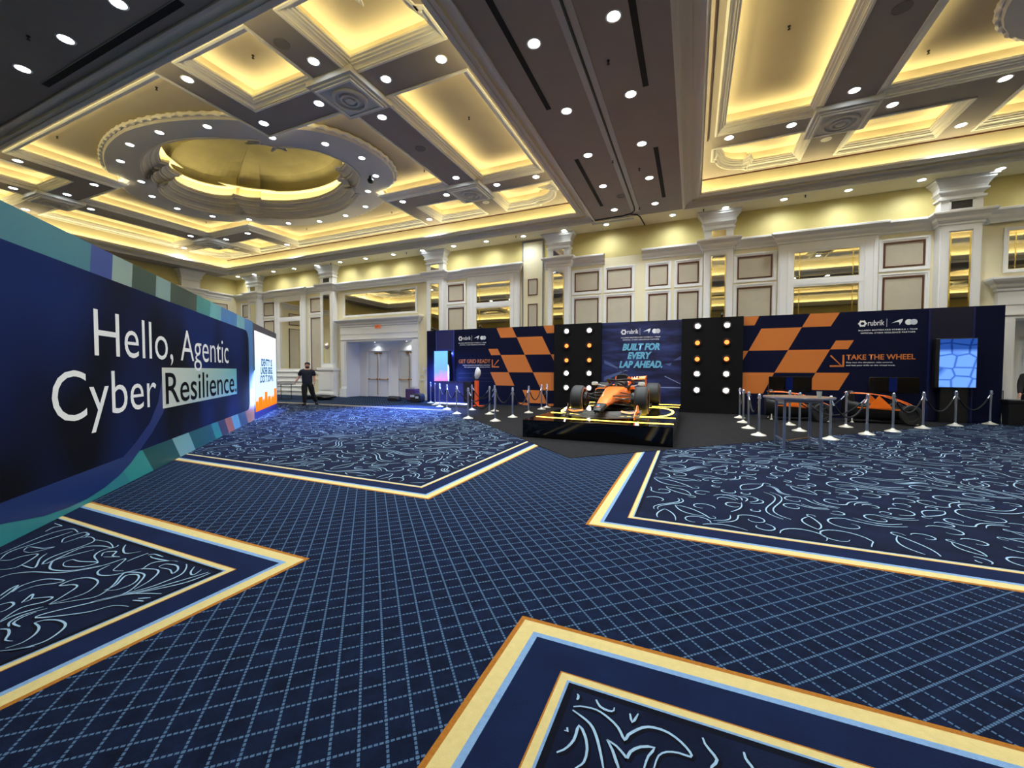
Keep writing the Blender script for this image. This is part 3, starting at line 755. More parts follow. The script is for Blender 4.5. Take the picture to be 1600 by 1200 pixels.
CEIL = None
bay_objs = []
def build_bay(k, cx, x0, x1, dy=0.0):
    BY0, BY1 = globals()['BY0'] + dy, globals()['BY1'] + dy
    bayname = ('left', 'right')[k] if not dy else ('left rear', 'right rear')[k]
    opening = rect(x0, BY0, x1, BY1)
    fas = rect(x0 + FI, BY0 + FI, x1 - FI, BY1 - FI)
    g = MB(); moulding(g, opening, CROWN)
    cr = struct(g.obj(trim_name(), mat('crown_paint', (216, 212, 206), .42)), 'deep white crown moulding around the %s ceiling bay' % bayname, 'moulding')
    led('cove_light_strip', opening, .37, .47, Z0 + .21, cr)
    g = MB(); moulding(g, fas, [(0, Z0 + .1), (0, Z1)])
    struct(g.obj(trim_name(), CREAM), 'cream fascia lit by the cove of the %s ceiling bay' % bayname, 'moulding')
    # coffers: all mirrored about the centre of the bay
    cy = 10.88 + dy
    def mir(r, sx, sy):
        a, b, c, d = r
        xs = sorted((cx + sx * a, cx + sx * c)); ys = sorted((cy + sy * b, cy + sy * d))
        return (xs[0], ys[0], xs[1], ys[1])
    sm = []
    for sx in (1, -1):
        for sy in (1, -1):
            sm.append(('plain', rect(*mir((5.08, 3.5, 7.45, 5.33), sx, sy))))                       # square coffers
            r = mir((8.42, 3.5, 11.0, 5.33), sx, sy)
            sm.append(('corner', scallop(*r, cx + sx * 20, cy + sy * 20)))
        sm.append(('plain', rect(*mir((8.52, -2.5, 10.95, 2.68), sx, 1))))                              # long side coffers
    plus = [(-4.25, -5.3), (4.25, -5.3), (4.25, -2.5), (7.35, -2.5), (7.35, 2.52), (4.25, 2.52), (4.25, 5.3), (-4.25, 5.3), (-4.25, 2.52), (-7.35, 2.52), (-7.35, -2.5), (-4.25, -2.5)]
    plus = [(cx + a, cy + b) for a, b in plus]
    ce.mi = 0
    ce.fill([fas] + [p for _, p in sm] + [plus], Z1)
    lip = MB(); strip = MB()
    for kind, p in sm + [('dome', plus)]:
        moulding(lip, p, [(o, Z1 + z) for o, z in LIPS])
        moulding(strip, p, [(.03, Z1 + .135), (.1, Z1 + .135)])
        ce.mi = 1
        moulding(ce, p, [(-.02, Z1 + .1), (-.02, Z2)])
        if kind != 'dome': ce.fill([off_poly(p, -.02)], Z2)
    ro = [(cx + a, cy + b) for a, b in quad4(RO)]
    ri = [(cx + a, cy + b) for a, b in quad4(RI)]
    ce.mi = 1
    ce.fill([off_poly(plus, -.02), off_poly(ro, .15)], Z2)
    li = struct(lip.obj(trim_name(), WHITE), 'white stepped mouldings round the coffers of the %s ceiling bay' % bayname, 'moulding')
    strip.obj('cove_light_strip', COVEM, li)
    # dome ring
    zr = 8.77
    d = MB()
    moulding(d, ro, [(.16, Z2), (-.02, Z2 - .01), (-.06, Z2 - .05), (-.02, Z2 - .08), (0, Z2 - .1), (.03, zr + .05), (.06, zr), (.1, zr)])
    d.fill([off_poly(ro, .1), off_poly(ri, -.5)], zr)
    moulding(d, ri, [(-.55, zr), (-.55, zr - .03), (-.5, zr - .03), (-.49, zr + .03), (-.44, zr + .05), (-.43, zr + .12), (-.36, zr + .2), (-.27, zr + .25), (-.26, zr + .32), (-.2, zr + .33), (-.19, zr + .4), (-.12, zr + .47), (-.03, zr + .51), (-.02, zr + .57), (.02, zr + .58), (.02, zr + .66), (-.06, zr + .66), (-.1, zr + .56), (-.34, zr + .56)])
    dr = struct(d.obj(trim_name(), mat('dome_ring_paint', (206, 204, 206), .45)), 'lobed ring moulding round the dome of the %s ceiling bay' % bayname, 'moulding')
    rp = MB(); dp = dense(off_poly(ro, -.02), .055) if not dy else dense(off_poly(ro, -.02), .4)
    _ = dense(off_poly(ro, -.02), .055)
    pts = [(x, y, zr + .12) for x, y in dp]
    n = 8; R = []; K = len(pts)
    for i in range(K):
        a = Vector(pts[i - 1]); b = Vector(pts[(i + 1) % K]); dd = (b - a).normalized(); u = Vector((-dd.y, dd.x, 0)).normalized()
        ring = []
        for q in range(n):
            th = 2 * pi * q / n; rr = .062 * (1 + .3 * sin(2 * th + i * 1.05))
            ring.append(tuple(Vector(pts[i]) + u * cos(th) * rr + Vector((0, 0, 1)) * sin(th) * rr))
        R.append(ring)
    rp.rings(R, False, False, True); rp.obj('rope_moulding', WHITE, dr, True)
    led('cove_light_strip', ri, -.3, -.16, zr + .575, dr)
    ce.mi = 2
    moulding(ce, off_poly(ri, -.34), [(0, zr + .5), (0, zr + 1.08), (.05, zr + 1.09), (.24, zr + 1.095), (.24, zr + 1.13), (.16, zr + 1.17), (.1, zr + 1.19)])
    base = off_poly(ri, -.28)
    ce.mi = 3
    R = []
    for s_, z in ((1, 1.15), (.99, 1.3), (.95, 1.5), (.86, 1.7), (.7, 1.88), (.48, 2.02), (.24, 2.1), (.04, 2.12)):
        R.append([(cx + (x - cx) * s_, cy + (y - cy) * s_, zr + z) for x, y in base])
    ce.rings(R, False, True)
    if dy: return
    # rosette blocks at the beam crossings
    nm = {(1, -1): 'near right', (1, 1): 'far right', (-1, -1): 'near left', (-1, 1): 'far left'}
    for (sx, sy), wd in nm.items():
        rx, ry = cx + sx * 7.93, cy + sy * 3.02
        b = MB()
        for hw, za, zb in ((.7, Z1 - .14, Z1), (.62, Z1 - .18, Z1 - .14)): b.box((rx - hw, ry - hw, za), (rx + hw, ry + hw, zb))
        for q in range(4):
            pass
        z = Z1 - .18
        b.mi = 1
        frame = [(.56, z), (.56, z - .03), (.5, z - .03), (.5, z)]
        b.rings([[(rx - o, ry - o, zz), (rx + o, ry - o, zz), (rx + o, ry + o, zz), (rx - o, ry + o, zz)] for o, zz in frame])
        b.mi = 0
        b.lathe([(.42, z), (.41, z - .06), (.35, z - .065), (.33, z - .005), (.25, z - .005), (.23, z - .06), (.18, z - .07), (.16, z - .01), (.13, z - .01), (.11, z - .07), (.001, z - .08)], (rx, ry, 0), 32)
        struct(b.obj(trim_name(), [mat('rosette_paint', (206, 206, 206), .45), WHITE]), 'square rosette block at the %s beam crossing of the %s ceiling bay' % (wd, bayname), 'ceiling rosette')
    # downlights
    s_ = .9705
    L = []
    ring = [(-15.2, 7.39), (-13.51, 7.8), (-12.26, 8.98), (-11.02, 9.92), (-10.58, 11.07), (-11.06, 12.28), (-12.29, 13.19), (-13.54, 14.36), (-15.18, 14.8), (-16.95, 14.85), (-18.59, 14.42), (-19.9, 13.29), (-21.09, 12.32), (-21.57, 11.1), (-21.04, 9.91), (-19.79, 8.98), (-18.54, 7.83), (-16.9, 7.39)]
    for i, (x, y) in enumerate(ring):
        downlight(cx + x * .982 + 15.8, y * .982, zr - .001, '%s downlight of the %s dome ring, clockwise from its nearest lobe' % (ORD[i], bayname), 'downlights round the %s dome' % bayname, .1, 60)
    half = [(4.72, -4.9), (4.72, -3.01), (6.85, -3.01), (7.95, -4.1), (9.05, -3.01), (10.6, -3.01), (7.95, -1.9), (7.95, 1.92), (9.05, 3.0), (10.6, 3.0), (6.85, 3.0), (4.85, 2.83), (4.7, 4.9), (7.95, 4.24)]
    w2 = ['beside the near square coffer', 'at near inner corner of dome coffer', 'on cross beam beside the near rosette', 'on the beam in front of the near rosette', 'on cross beam outside the near rosette', 'at the outer end of the near cross beam', 'behind the near rosette', 'in front of the far rosette', 'on cross beam outside the far rosette', 'at the outer end of the far cross beam', 'on cross beam beside the far rosette', 'at far inner corner of dome coffer', 'beside the far square coffer', 'on the beam behind the far rosette']
    for sx in (1, -1):
        for (a, b), ww in zip(half, w2):
            dim = abs(b - 4.24) < .01
            downlight(cx + sx * a, cy + b, Z1 - .001, '%sdownlight %s, %s half of %s bay' % ('unlit ' if dim else '', ww, 'right' if sx > 0 else 'left', bayname), 'beam downlights of the %s ceiling bay' % bayname, lit=not dim)
    # sprinkler heads in the coffers
    i = 0
    for (a, b) in ((6.2, -4.3), (9.6, -4.4), (9.7, -.2), (9.7, 4.4), (6.2, 4.4), (2.8, -4.6), (2.8, 4.6), (6.6, 1.9)):
        for sx in (1, -1):
            sprinkler(cx + sx * a, cy + b, Z2, '%s sprinkler head in the %s half of the %s ceiling bay' % (ORD[i], 'right' if sx > 0 else 'left', bayname))
        i += 1
_SP = []
def sprinkler(x, y, z, label):
    if not _SP:
        m = MB(); m.lathe([(.03, 0), (.03, -.012), (.012, -.02), (.012, -.06), (.03, -.065), (.03, -.07), (.001, -.072)], n=10)
        _SP.append(m.mesh('sprinkler_head', mat('sprinkler_black', (20, 18, 18), .5), True))
    o = link('sprinkler_head', _SP[0]); o.location = (x, y, z)
    tag(o, label, 'sprinkler', 'ceiling sprinkler heads')
for k, (cx, x0, x1) in enumerate(BAYS): build_bay(k, cx, x0, x1); build_bay(k, cx, x0, x1, REAR)
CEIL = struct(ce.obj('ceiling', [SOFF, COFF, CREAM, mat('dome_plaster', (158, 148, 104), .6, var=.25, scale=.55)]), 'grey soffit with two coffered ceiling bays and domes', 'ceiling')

# soffit lights between the bays, in front and along the back wall
for sx, x in (('left', -2.79), ('right', -1.33)):
    for i, y in enumerate((15.91, 13.75, 11.63, 9.48, 7.32, 5.2, 3.0)):
        downlight(x, y, Z0 - .001, '%s downlight from the back wall in the %s row between the two ceiling bays' % (ORD[i], sx), 'downlights between the ceiling bays')
for i, x in enumerate((-12.51, -10.67, -8.83, -6.99, -5.15, -14.35, -16.19, .5, 2.3, 4.2, 6.0, 7.8, 9.6)):
    downlight(x, 3.76, Z0 - .001, '%s downlight of the soffit row in front of the bays' % ORD[i], 'downlights in front of the ceiling bays')
for i, x in enumerate((-27.2, -25.6, -23.8, -21.95, -20.1, -18.25, -16.4, -14.5, -12.65, -10.8, -9.0, -7.1, -5.2, -3.37, -.79, 1.05, 2.89, 4.73, 6.6, 8.4, 10.2, 12.0, 13.9)):
    downlight(x, 17.36, Z0 - .001, '%s small downlight from the left in the strip above the back wall' % ORD[i], 'downlights along the back wall', .1, 90)
for i, (x, y) in enumerate(((-2.2, 12.2), (-1.6, 8.3), (-1.55, 13.0), (-11.2, 3.45), (-1.9, 16.1), (.3, 17.2), (-7.4, 17.2), (3.5, 17.25), (-13.6, 17.3), (-18.9, 17.3))):
    sprinkler(x, y, Z0, '%s sprinkler head on the grey soffit' % ORD[i])
# slot diffusers
SLOT = mat('diffuser_black', (3, 3, 4), .8)
for x0, y0, x1, y1, lab in ((-12.8, 4.1, -7.84, 4.22, 'long black slot diffuser at the near edge of the left ceiling bay'),
        (-3.21, 3.6, -3.09, 9.26, 'near black slot diffuser along the right edge of the left bay'), (-3.21, 11.72, -3.09, 15.38, 'far black slot diffuser along the right edge of the left bay'),
        (-1.06, 3.4, -.94, 9.35, 'near black slot diffuser along the left edge of the right bay'), (-1.06, 11.96, -.94, 15.46, 'far black slot diffuser along the left edge of the right bay')):
    m = MB(); m.box((x0, y0, Z0 - .006), (x1, y1, Z0 + .002)); o = tag(m.obj('slot_diffuser', SLOT), lab, 'air vent', 'slot diffusers in the soffit')
    f = MB()
    if x1 - x0 > 1:
        f.box((x0, y0 - .015, Z0 - .01), (x1, y0, Z0)); f.box((x0, y1, Z0 - .01), (x1, y1 + .015, Z0))
    else:
        f.box((x0 - .015, y0, Z0 - .01), (x0, y1, Z0)); f.box((x1, y0, Z0 - .01), (x1 + .015, y1, Z0))
    f.obj('diffuser_frame', SOFF, o)
# fascia beads and the dark rigging rail
for _, x0, x1 in BAYS:
    m = MB(); m.box((x0 + FI + .01, BY1 - FI - .03, Z1 - .035), (x1 - FI - .01, BY1 - FI, Z1)); struct(m.obj(trim_name(), BROWN), 'thin dark red bead along the far fascia of the %s ceiling bay' % ('left' if x0 < -10 else 'right'), 'moulding')
m = MB(); m.box((.30, 6.0, Z1 - .05), (.335, 13.75, Z1)); tag(m.obj('rigging_rail', mat('rail_dark', (58, 30, 30), .5)), 'thin dark rail along the left margin of the right ceiling bay', 'rail')
# partition track
t = MB()
tp = [(-2.065, -6, 0), (-2.065, 15.9, 0)] + [(-2.065 - .45 * (1 - cos(a)), 15.9 + .45 * sin(a), 0) for a in (.3, .6, .9, 1.2, 1.5)] + [(-3.9, 16.36 + .1, 0)]
R = [[(x - .16, y, Z0 - .012), (x + .16, y, Z0 - .012)] for x, y, _ in tp[:2]]
t.box((-2.22, -6, Z0 - .014), (-1.91, 16.4, Z0)); t.box((-3.9, 17.0, Z0 - .014), (-2.22, 17.16, Z0))
to = tag(t.obj('partition_track', mat('track_grey', (176, 178, 184), .4)), 'pale metal track of the folding partition running down the middle soffit', 'track')
m = MB()
m.tube([(x, y, Z0 - .014) for x, y, _ in tp[:2]] + [(-2.1, 16.25, Z0 - .014), (-2.25, 16.5, Z0 - .014), (-2.6, 16.62, Z0 - .014), (-3.8, 16.66, Z0 - .014)], .03, 6)
m.tube([(-2.3, 16.55, Z0 - .014), (-2.06, 16.7, Z0 - .014), (-1.98, 17.0, Z0 - .014), (-1.9, 18.0, Z0 - .014)], .025, 6)
m.obj('track_slot', BLACK, to)
t = MB(); t.box((-30 + 2, 2.65, Z0 - .014), (24, 2.95, Z0)); to = tag(t.obj('partition_track', MATS['track_grey']), 'pale metal track of the folding partition crossing the near soffit', 'track')
m = MB(); m.box((-28, 2.77, Z0 - .02), (24, 2.83, Z0 - .012)); m.obj('track_slot', BLACK, to)
# round speaker grilles and the dome camera
for x, y, z, lab in ((-2.35, 14.75, Z0, 'round grey speaker grille in the soffit between the bays'), (-15.8 + 7.75, 6.15, Z1, 'round grey speaker grille on the near beam of the left bay'), (-15.8 + 7.95, 10.7, Z1, 'round grey speaker grille on the right beam of the left bay'), (3.55, 10.3, Z1, 'round grey speaker grille on the left beam of the right bay')):
    m = MB(); m.lathe([(.16, 0), (.16, -.012), (.145, -.014), (.135, -.006), (.001, -.006)], (x, y, z), 24)
    tag(m.obj('speaker_grille', mat('grille_grey', (122, 118, 116), .7), None, True), lab, 'speaker')
m = MB(); m.lathe([(.06, 0), (.07, -.06), (.05, -.1), (.11, -.12), (.12, -.16), (.08, -.24), (.001, -.27)], (-11.05, 12.0, 8.77), 14)
tag(m.obj('dome_camera', BLACK, None, True), 'small black camera hanging from the right lobe of the left dome ring', 'camera')
# ------------------------------------------------------------------ lettering
def text_mesh(body, w_, h_, bold=0.0, shear=0.0, sp=1.0):
    """mesh of the words in the x,z plane, lower left at 0,0, stretched to w_ x h_"""
    c = bpy.data.curves.new('words', 'FONT'); c.body = body
    c.offset = bold; c.shear = shear; c.extrude = 0.0; c.space_character = sp; c.resolution_u = 4
    o = bpy.data.objects.new('words', c); COL.objects.link(o)
    dg = bpy.context.evaluated_depsgraph_get()
    me = bpy.data.meshes.new_from_object(o.evaluated_get(dg))
    bpy.data.objects.remove(o); bpy.data.curves.remove(c)
    xs = [v.co.x for v in me.vertices]; ys = [v.co.y for v in me.vertices]
    x0, x1, y0, y1 = min(xs), max(xs), min(ys), max(ys)
    for v in me.vertices:
        v.co = ((v.co.x - x0) / (x1 - x0) * w_, 0, (v.co.y - y0) / (y1 - y0) * h_)
    return me
def words(body, x0, z0, x1, z1, m, parent, y=-.004, bold=0.0, shear=0.0, sp=1.0, name='lettering'):
    me = text_mesh(body, x1 - x0, z1 - z0, bold, shear, sp)
    me.name = name; me.materials.clear(); me.materials.append(m)
    o = link(name, me, parent); o.location = (x0, y, z0); return o
PRW = mat('print_white', (232, 234, 238), .5)
ORANGE = mat('print_orange', (204, 116, 48), .5)
NAVY = mat('print_navy', (6, 11, 42), .75, spec=.15)
def flat(m, poly, y): # polygon in x,z
    t = tessellate_polygon([[Vector((x, z, 0)) for x, z in poly]])
    m.add([(x, y, z) for x, z in poly], [tuple(q) for q in t]); return m
def disc(m, cx, cz, r, y, n=24, r2=None):
    if r2 is None: return flat(m, [(cx + r * cos(2 * pi * i / n), cz + r * sin(2 * pi * i / n)) for i in range(n)], y)
    R = [[(cx + q * cos(2 * pi * i / n), y, cz + q * sin(2 * pi * i / n)) for i in range(n)] for q in (r2, r)]
    return m.rings(R)
def sponsor_row(parent, x0, x1, zc, y, sub=True):
    """ring emblem, word, bar, swoosh, twin discs and two lines of small print"""
    u = (x1 - x0) / 1.47
    m = MB()
    disc(m, x0 + .1 * u, zc, .1 * u, y, 24, .05 * u)
    for i in range(6):
        a = i * pi / 3
        flat(m, [(x0 + .1 * u + cos(a - .22) * .09 * u, zc + sin(a - .22) * .09 * u), (x0 + .1 * u + cos(a - .14) * .118 * u, zc + sin(a - .14) * .118 * u), (x0 + .1 * u + cos(a + .14) * .118 * u, zc + sin(a + .14) * .118 * u), (x0 + .1 * u + cos(a + .22) * .09 * u, zc + sin(a + .22) * .09 * u)], y)
    m.add([(x0 + .715 * u, y, zc - .13 * u), (x0 + .725 * u, y, zc - .13 * u), (x0 + .725 * u, y, zc + .13 * u), (x0 + .715 * u, y, zc + .13 * u)], [(0, 1, 2, 3)])
    sw = [(.83, -.02), (.93, .035), (1.03, .085), (1.115, .11), (1.105, .05), (1.075, -.02), (1.03, -.085), (1.035, -.03), (1.02, .01), (.96, .015), (.9, 0)]
    flat(m, [(x0 + a * u, zc + b * u) for a, b in sw], y)
    m.obj('emblem', PRW, parent)
    m = MB(); disc(m, x0 + 1.26 * u, zc, .09 * u, y); m.obj('emblem_disc', PRW, parent)
    m = MB(); disc(m, x0 + 1.38 * u, zc, .09 * u, y - .001); m.obj('emblem_disc', mat('print_silver', (205, 208, 216), .5), parent)
    words('rubrik', x0 + .24 * u, zc - .075 * u, x0 + .66 * u, zc + .1 * u, PRW, parent, y, .008)
    if sub:
        words('McLAREN MASTERCARD FORMULA 1 TEAM', x0, zc - .245 * u, x1, zc - .2 * u, PRW, parent, y, .012, 0, 1.1)
        words('OFFICIAL CYBER RESILIENCE PARTNER', x0 + .06 * u, zc - .335 * u, x1 - .04 * u, zc - .29 * u, PRW, parent, y, .012, 0, 1.1)

# ------------------------------------------------------------------ race display at the back wall
YD, HD = 16.8, 3.5
def panel_wall(name, label, x0, x1, m_, dep=.3):
    t = thing(name, label, 'display wall', ((x0 + x1) / 2, YD, 0))
    b = MB(); b.box((x0 - t.location.x + .002, 0, 0.006), (x1 - t.location.x - .002, dep, HD))
    b.obj('panel', m_, t)
    return t
def checks(t, polys):
    m = MB()
    for p in polys: flat(m, [(x - t.location.x, max(.02, min(HD - .005, z))) for x, z in p], -.003)
    m.obj('checker_graphic', ORANGE, t)
def arrow(t, x0, x1, z0, z1, left):
    m = MB(); d = .05; X = t.location.x; x0 -= X; x1 -= X
    if not left: x0, x1 = x1, x0
    s = 1 if left else -1
    flat(m, [(x0, z0), (x1, z0), (x1, z0 + d), (x0 + s * d, z0 + d), (x0 + s * d, z1), (x0, z1)], -.003)
    flat(m, [(x0 + s * d * 1.2, z0 + d * .7), (x0 + s * d * 2.0, z0 + d * 1.1), (x1, z1 - d * .5), (x1 - s * d * .8, z1)], -.0035)
    m.obj('arrow_graphic', ORANGE, t)
tl = panel_wall('display_wall', 'navy display wall with orange checks reading GET GRID READY', -12.0, -5.4, NAVY)
X = tl.location.x
def row(z): return z
checks(tl, [[(-8.19, 3.5), (-7.41, 3.5), (-7.18, 3.04), (-7.97, 3.04)], [(-7.18, 3.04), (-5.98, 3.04), (-5.59, 2.26), (-6.79, 2.26)], [(-5.93, 3.5), (-5.41, 3.5), (-5.41, 3.17), (-5.77, 3.17)],
    [(-8.6, 2.55), (-8.12, 2.55), (-7.97, 2.26), (-8.45, 2.26)], [(-7.97, 2.26), (-6.79, 2.26), (-6.4, 1.48), (-7.58, 1.48)], [(-5.59, 2.26), (-5.41, 2.26), (-5.41, 1.92)],
    [(-8.5, 1.48), (-7.58, 1.48), (-7.29, .88), (-8.2, .88)], [(-6.4, 1.48), (-5.41, 1.48), (-5.41, .7), (-6.01, .7)], [(-6.9, .7), (-6.01, .7), (-5.73, .13), (-6.63, .13)],
    [(-7.15, .13), (-6.63, .13), (-6.57, .02), (-7.1, .02)], [(-5.73, .13), (-5.41, .13), (-5.41, .02), (-5.66, .02)]])
arrow(tl, -8.42, -8.05, 1.7, 2.06, True)
sponsor_row(tl, -10.18 - X, -8.72 - X, 3.07, -.004)
words('GET GRID READY', -10.18 - X, 1.9, -8.5 - X, 2.08, ORANGE, tl, -.004, .012)
words('Use AI to transform yourself into a race driver', -9.95 - X, 1.78, -8.5 - X, 1.83, PRW, tl, -.004, .01)
words('with a personalized photo moment to share.', -9.88 - X, 1.69, -8.5 - X, 1.74, PRW, tl, -.004, .01)
m = MB(); m.box((-11.46 - X, -.02, .03), (-11.42 - X, 0, HD)); m.box((-10.46 - X, -.02, .03), (-10.42 - X, 0, HD))
m.obj('niche_edge', mat('navy_edge', (52, 64, 150), .4), tl)
m = MB(); m.box((-11.42 - X, -.008, .03), (-10.46 - X, 0, HD)); m.obj('niche_back', mat('niche_blue', (26, 32, 92), .4), tl)
m = MB()
for z in (1.42, 1.2, 1.04): m.box((-10.2 - X, -.006, z), (-8.4 - X, 0, z + .012))
m.obj('panel_seam', mat('seam_blue', (24, 30, 66), .4), tl)
tr = panel_wall('display_wall', 'navy display wall with orange checks reading TAKE THE WHEEL', 1.64, 8.35, NAVY)
X = tr.location.x
checks(tr, [[(1.66, 3.5), (2.14, 3.5), (2.0, 3.18), (1.66, 3.18)], [(3.63, 3.5), (4.44, 3.5), (4.2, 3.05), (3.4, 3.05)], [(2.21, 3.05), (3.4, 3.05), (3.02, 2.28), (1.83, 2.28)], [(1.66, 2.28), (1.83, 2.28), (1.66, 1.95)],
    [(4.35, 2.57), (4.83, 2.57), (4.68, 2.28), (4.2, 2.28)], [(3.02, 2.28), (4.2, 2.28), (3.82, 1.5), (2.63, 1.5)], [(1.66, 1.5), (2.63, 1.5), (2.3, .76), (1.66, .76)], [(3.82, 1.5), (4.74, 1.5), (4.46, .92), (3.54, .92)]])
arrow(tr, 4.2, 4.59, 1.7, 2.09, False)
sponsor_row(tr, 4.94 - X, 6.4 - X, 3.1, -.004)
words('TAKE THE WHEEL', 4.64 - X, 1.93, 6.38 - X, 2.1, ORANGE, tr, -.004, .02)
words('Step into the simulator, take control,', 4.64 - X, 1.81, 5.83 - X, 1.865, PRW, tr, -.004, .01)
words('and test your skills on the virtual track.', 4.64 - X, 1.715, 5.9 - X, 1.77, PRW, tr, -.004, .01)
m = MB(); m.box((6.66 - X, -.02, .03), (6.71 - X, 0, HD)); m.box((7.66 - X, -.02, .03), (7.71 - X, 0, HD)); m.obj('niche_edge', mat('navy_edge_dark', (18, 26, 78), .4), tr)
m = MB(); m.box((6.71 - X, -.008, .03), (7.66 - X, 0, HD)); m.obj('niche_back', mat('niche_dark', (9, 14, 42), .4), tr)
tc = panel_wall('display_wall', 'navy centre display wall reading BUILT FOR EVERY LAP AHEAD behind the race car', -3.4, -.385, None)
X = tc.location.x
def track_mat():
    m = bpy.data.materials.new('track_print'); m.use_nodes = True; nt = m.node_tree; N = nt.nodes; b = N['Principled BSDF']
    b.inputs['Roughness'].default_value = .45
    tcn = N.new('ShaderNodeTexCoord'); sp = N.new('ShaderNodeSeparateXYZ'); nt.links.new(tcn.outputs['Object'], sp.inputs[0])
    mp = N.new('ShaderNodeMapping'); mp.inputs['Scale'].default_value = (.7, 1, 3.2); mp.inputs['Rotation'].default_value = (0, .5, 0)
    nt.links.new(tcn.outputs['Object'], mp.inputs[0])
    n = N.new('ShaderNodeTexNoise'); n.inputs['Scale'].default_value = 1.3; n.inputs['Detail'].default_value = 3; nt.links.new(mp.outputs[0], n.inputs[0])
    r = N.new('ShaderNodeValToRGB'); e = r.color_ramp.elements
    e[0].position = .42; e[0].color = (*lin((16, 22, 60)), 1); e[1].position = .75; e[1].color = (*lin((52, 68, 132)), 1)
    nt.links.new(n.outputs['Fac'], r.inputs[0]); nt.links.new(r.outputs[0], b.inputs['Base Color'])
    return m
tc.children[0].data.materials[0] = track_mat()
sponsor_row(tc, -2.63 - X, -1.15 - X, 3.1, -.004)
CY = mat('print_cyan', (104, 178, 214), .5)
words('BUILT FOR', -2.58 - X, 2.36, -1.16 - X, 2.64, CY, tc, -.004, .05, .25)
words('EVERY', -2.38 - X, 2.02, -1.45 - X, 2.3, CY, tc, -.004, .05, .25)
words('LAP AHEAD.', -2.7 - X, 1.67, -1.06 - X, 1.95, CY, tc, -.004, .05, .25)
m = MB()
flat(m, [(-3.38 - X, .9), (-.4 - X, .9), (-.4 - X, .93), (-3.38 - X, .93)], -.003)
flat(m, [(-.98 - X, 1.34), (-.4 - X, 1.05), (-.4 - X, 1.07), (-.96 - X, 1.36)], -.003)
m.obj('track_line_graphic', mat('print_line', (150, 164, 208), .5), tc)
m = MB()
for p in ([(-3.3, 2.0), (-2.75, 1.7), (-2.75, 1.63), (-3.3, 1.86)], [(-.98, 1.82), (-.72, 1.86), (-.78, 1.74)], [(-.68, 1.95), (-.4, 2.12), (-.4, 1.98)], [(-3.3, 1.3), (-2.4, 1.6), (-2.4, 1.57), (-3.3, 1.12)]):
    flat(m, [(a - X, b) for a, b in p], -.003)
m.obj('pennant_graphic', mat('print_haze', (78, 96, 150), .5), tc)
# light towers
WHL = emat('white_lamp', (1.0, .86, .82), 22.0); ORL = emat('amber_lamp', (1.0, .15, .03), 2.8)
TOWER = mat('tower_black', (7, 6, 9), .6, var=.4, scale=2, spec=.2)
for (x0, x1, xs, lab) in ((-5.38, -3.4, (-4.82, -3.86), 'black tower wall with ten round lamps left of the centre display'), (-.385, 1.64, (.16, 1.12), 'black tower wall with ten round lamps right of the centre display')):
    t = thing('light_tower', lab, 'light wall', ((x0 + x1) / 2, YD - .2, 0)); X = t.location.x
    b = MB(); b.box((x0 - X + .002, 0, .006), (x1 - X - .002, .4, HD)); b.obj('panel', TOWER, t)
    for i, z in enumerate((3.2, 2.59, 1.99, 1.45, .85)):
        for xx in xs:
            hgt = MB(); hgt.lathe([(.13, 0), (.14, .05), (.12, .055), (.11, .02), (.001, .015)], n=20)
            lo = hgt.obj('lamp', BLACK, t, True); lo.rotation_euler = (pi / 2, 0, 0); lo.location = (xx - X, .0, z)
            e = MB(); e.lathe([(.08, .024), (.068, .04), (.035, .05), (.001, .052)], n=20)
            eo = e.obj('bulb', ORL if i in (1, 2) else WHL, lo, True)
# standing screen, counter and post on the left
SCRL = bpy.data.materials.new('kiosk_picture'); SCRL.use_nodes = True
def screen_mat(m, stops, axis, st, noise=0.0):
    nt = m.node_tree; nt.nodes.clear(); N = nt.nodes
    o = N.new('ShaderNodeOutputMaterial'); e = N.new('ShaderNodeEmission'); nt.links.new(e.outputs[0], o.inputs[0])
    tcn = N.new('ShaderNodeTexCoord'); mp = N.new('ShaderNodeMapping'); nt.links.new(tcn.outputs['Generated'], mp.inputs[0])
    sp = N.new('ShaderNodeSeparateXYZ'); nt.links.new(mp.outputs[0], sp.inputs[0])
    r = N.new('ShaderNodeValToRGB'); el = r.color_ramp.elements
    src = sp.outputs[axis]
    if noise:
        n = N.new('ShaderNodeTexNoise'); n.inputs['Scale'].default_value = 3; nt.links.new(tcn.outputs['Generated'], n.inputs[0])
        ma = N.new('ShaderNodeMath'); ma.operation = 'MULTIPLY_ADD'; nt.links.new(n.outputs['Fac'], ma.inputs[0]); ma.inputs[1].default_value = noise; nt.links.new(src, ma.inputs[2]); src = ma.outputs[0]
    nt.links.new(src, r.inputs[0])
    while len(el) < len(stops): el.new(.5)
    for k, (p, c) in enumerate(stops): el[k].position = p; el[k].color = (*lin(c), 1)
    nt.links.new(r.outputs[0], e.inputs[0]); e.inputs[1].default_value = st
    return m
screen_mat(SCRL, [(.0, (236, 90, 110)), (.3, (190, 140, 235)), (.55, (110, 160, 250)), (1, (110, 176, 255))], 2, 1.0, .35)
t = thing('standing_screen', 'tall lit blue screen standing in the niche of the left display wall', 'screen', (-10.95, 16.5, 0))
m = MB(); m.cbox((-.42, -.02, 1.02), (.45, .2, 2.5), .01); m.box((-.3, .02, 0.015), (.3, .16, 1.02)); m.obj('housing', BLACK, t)
l = bpy.data.lights.new('screen_glow', 'AREA'); l.shape = 'RECTANGLE'; l.size = .8; l.size_y = 1.4; l.energy = 520; l.color = (.16, .3, 1.0)
lo = bpy.data.objects.new('glow', l); COL.objects.link(lo); lo.parent = t; lo.location = (-.02, -.05, 1.76); lo.rotation_euler = (radians(68), 0, 0)
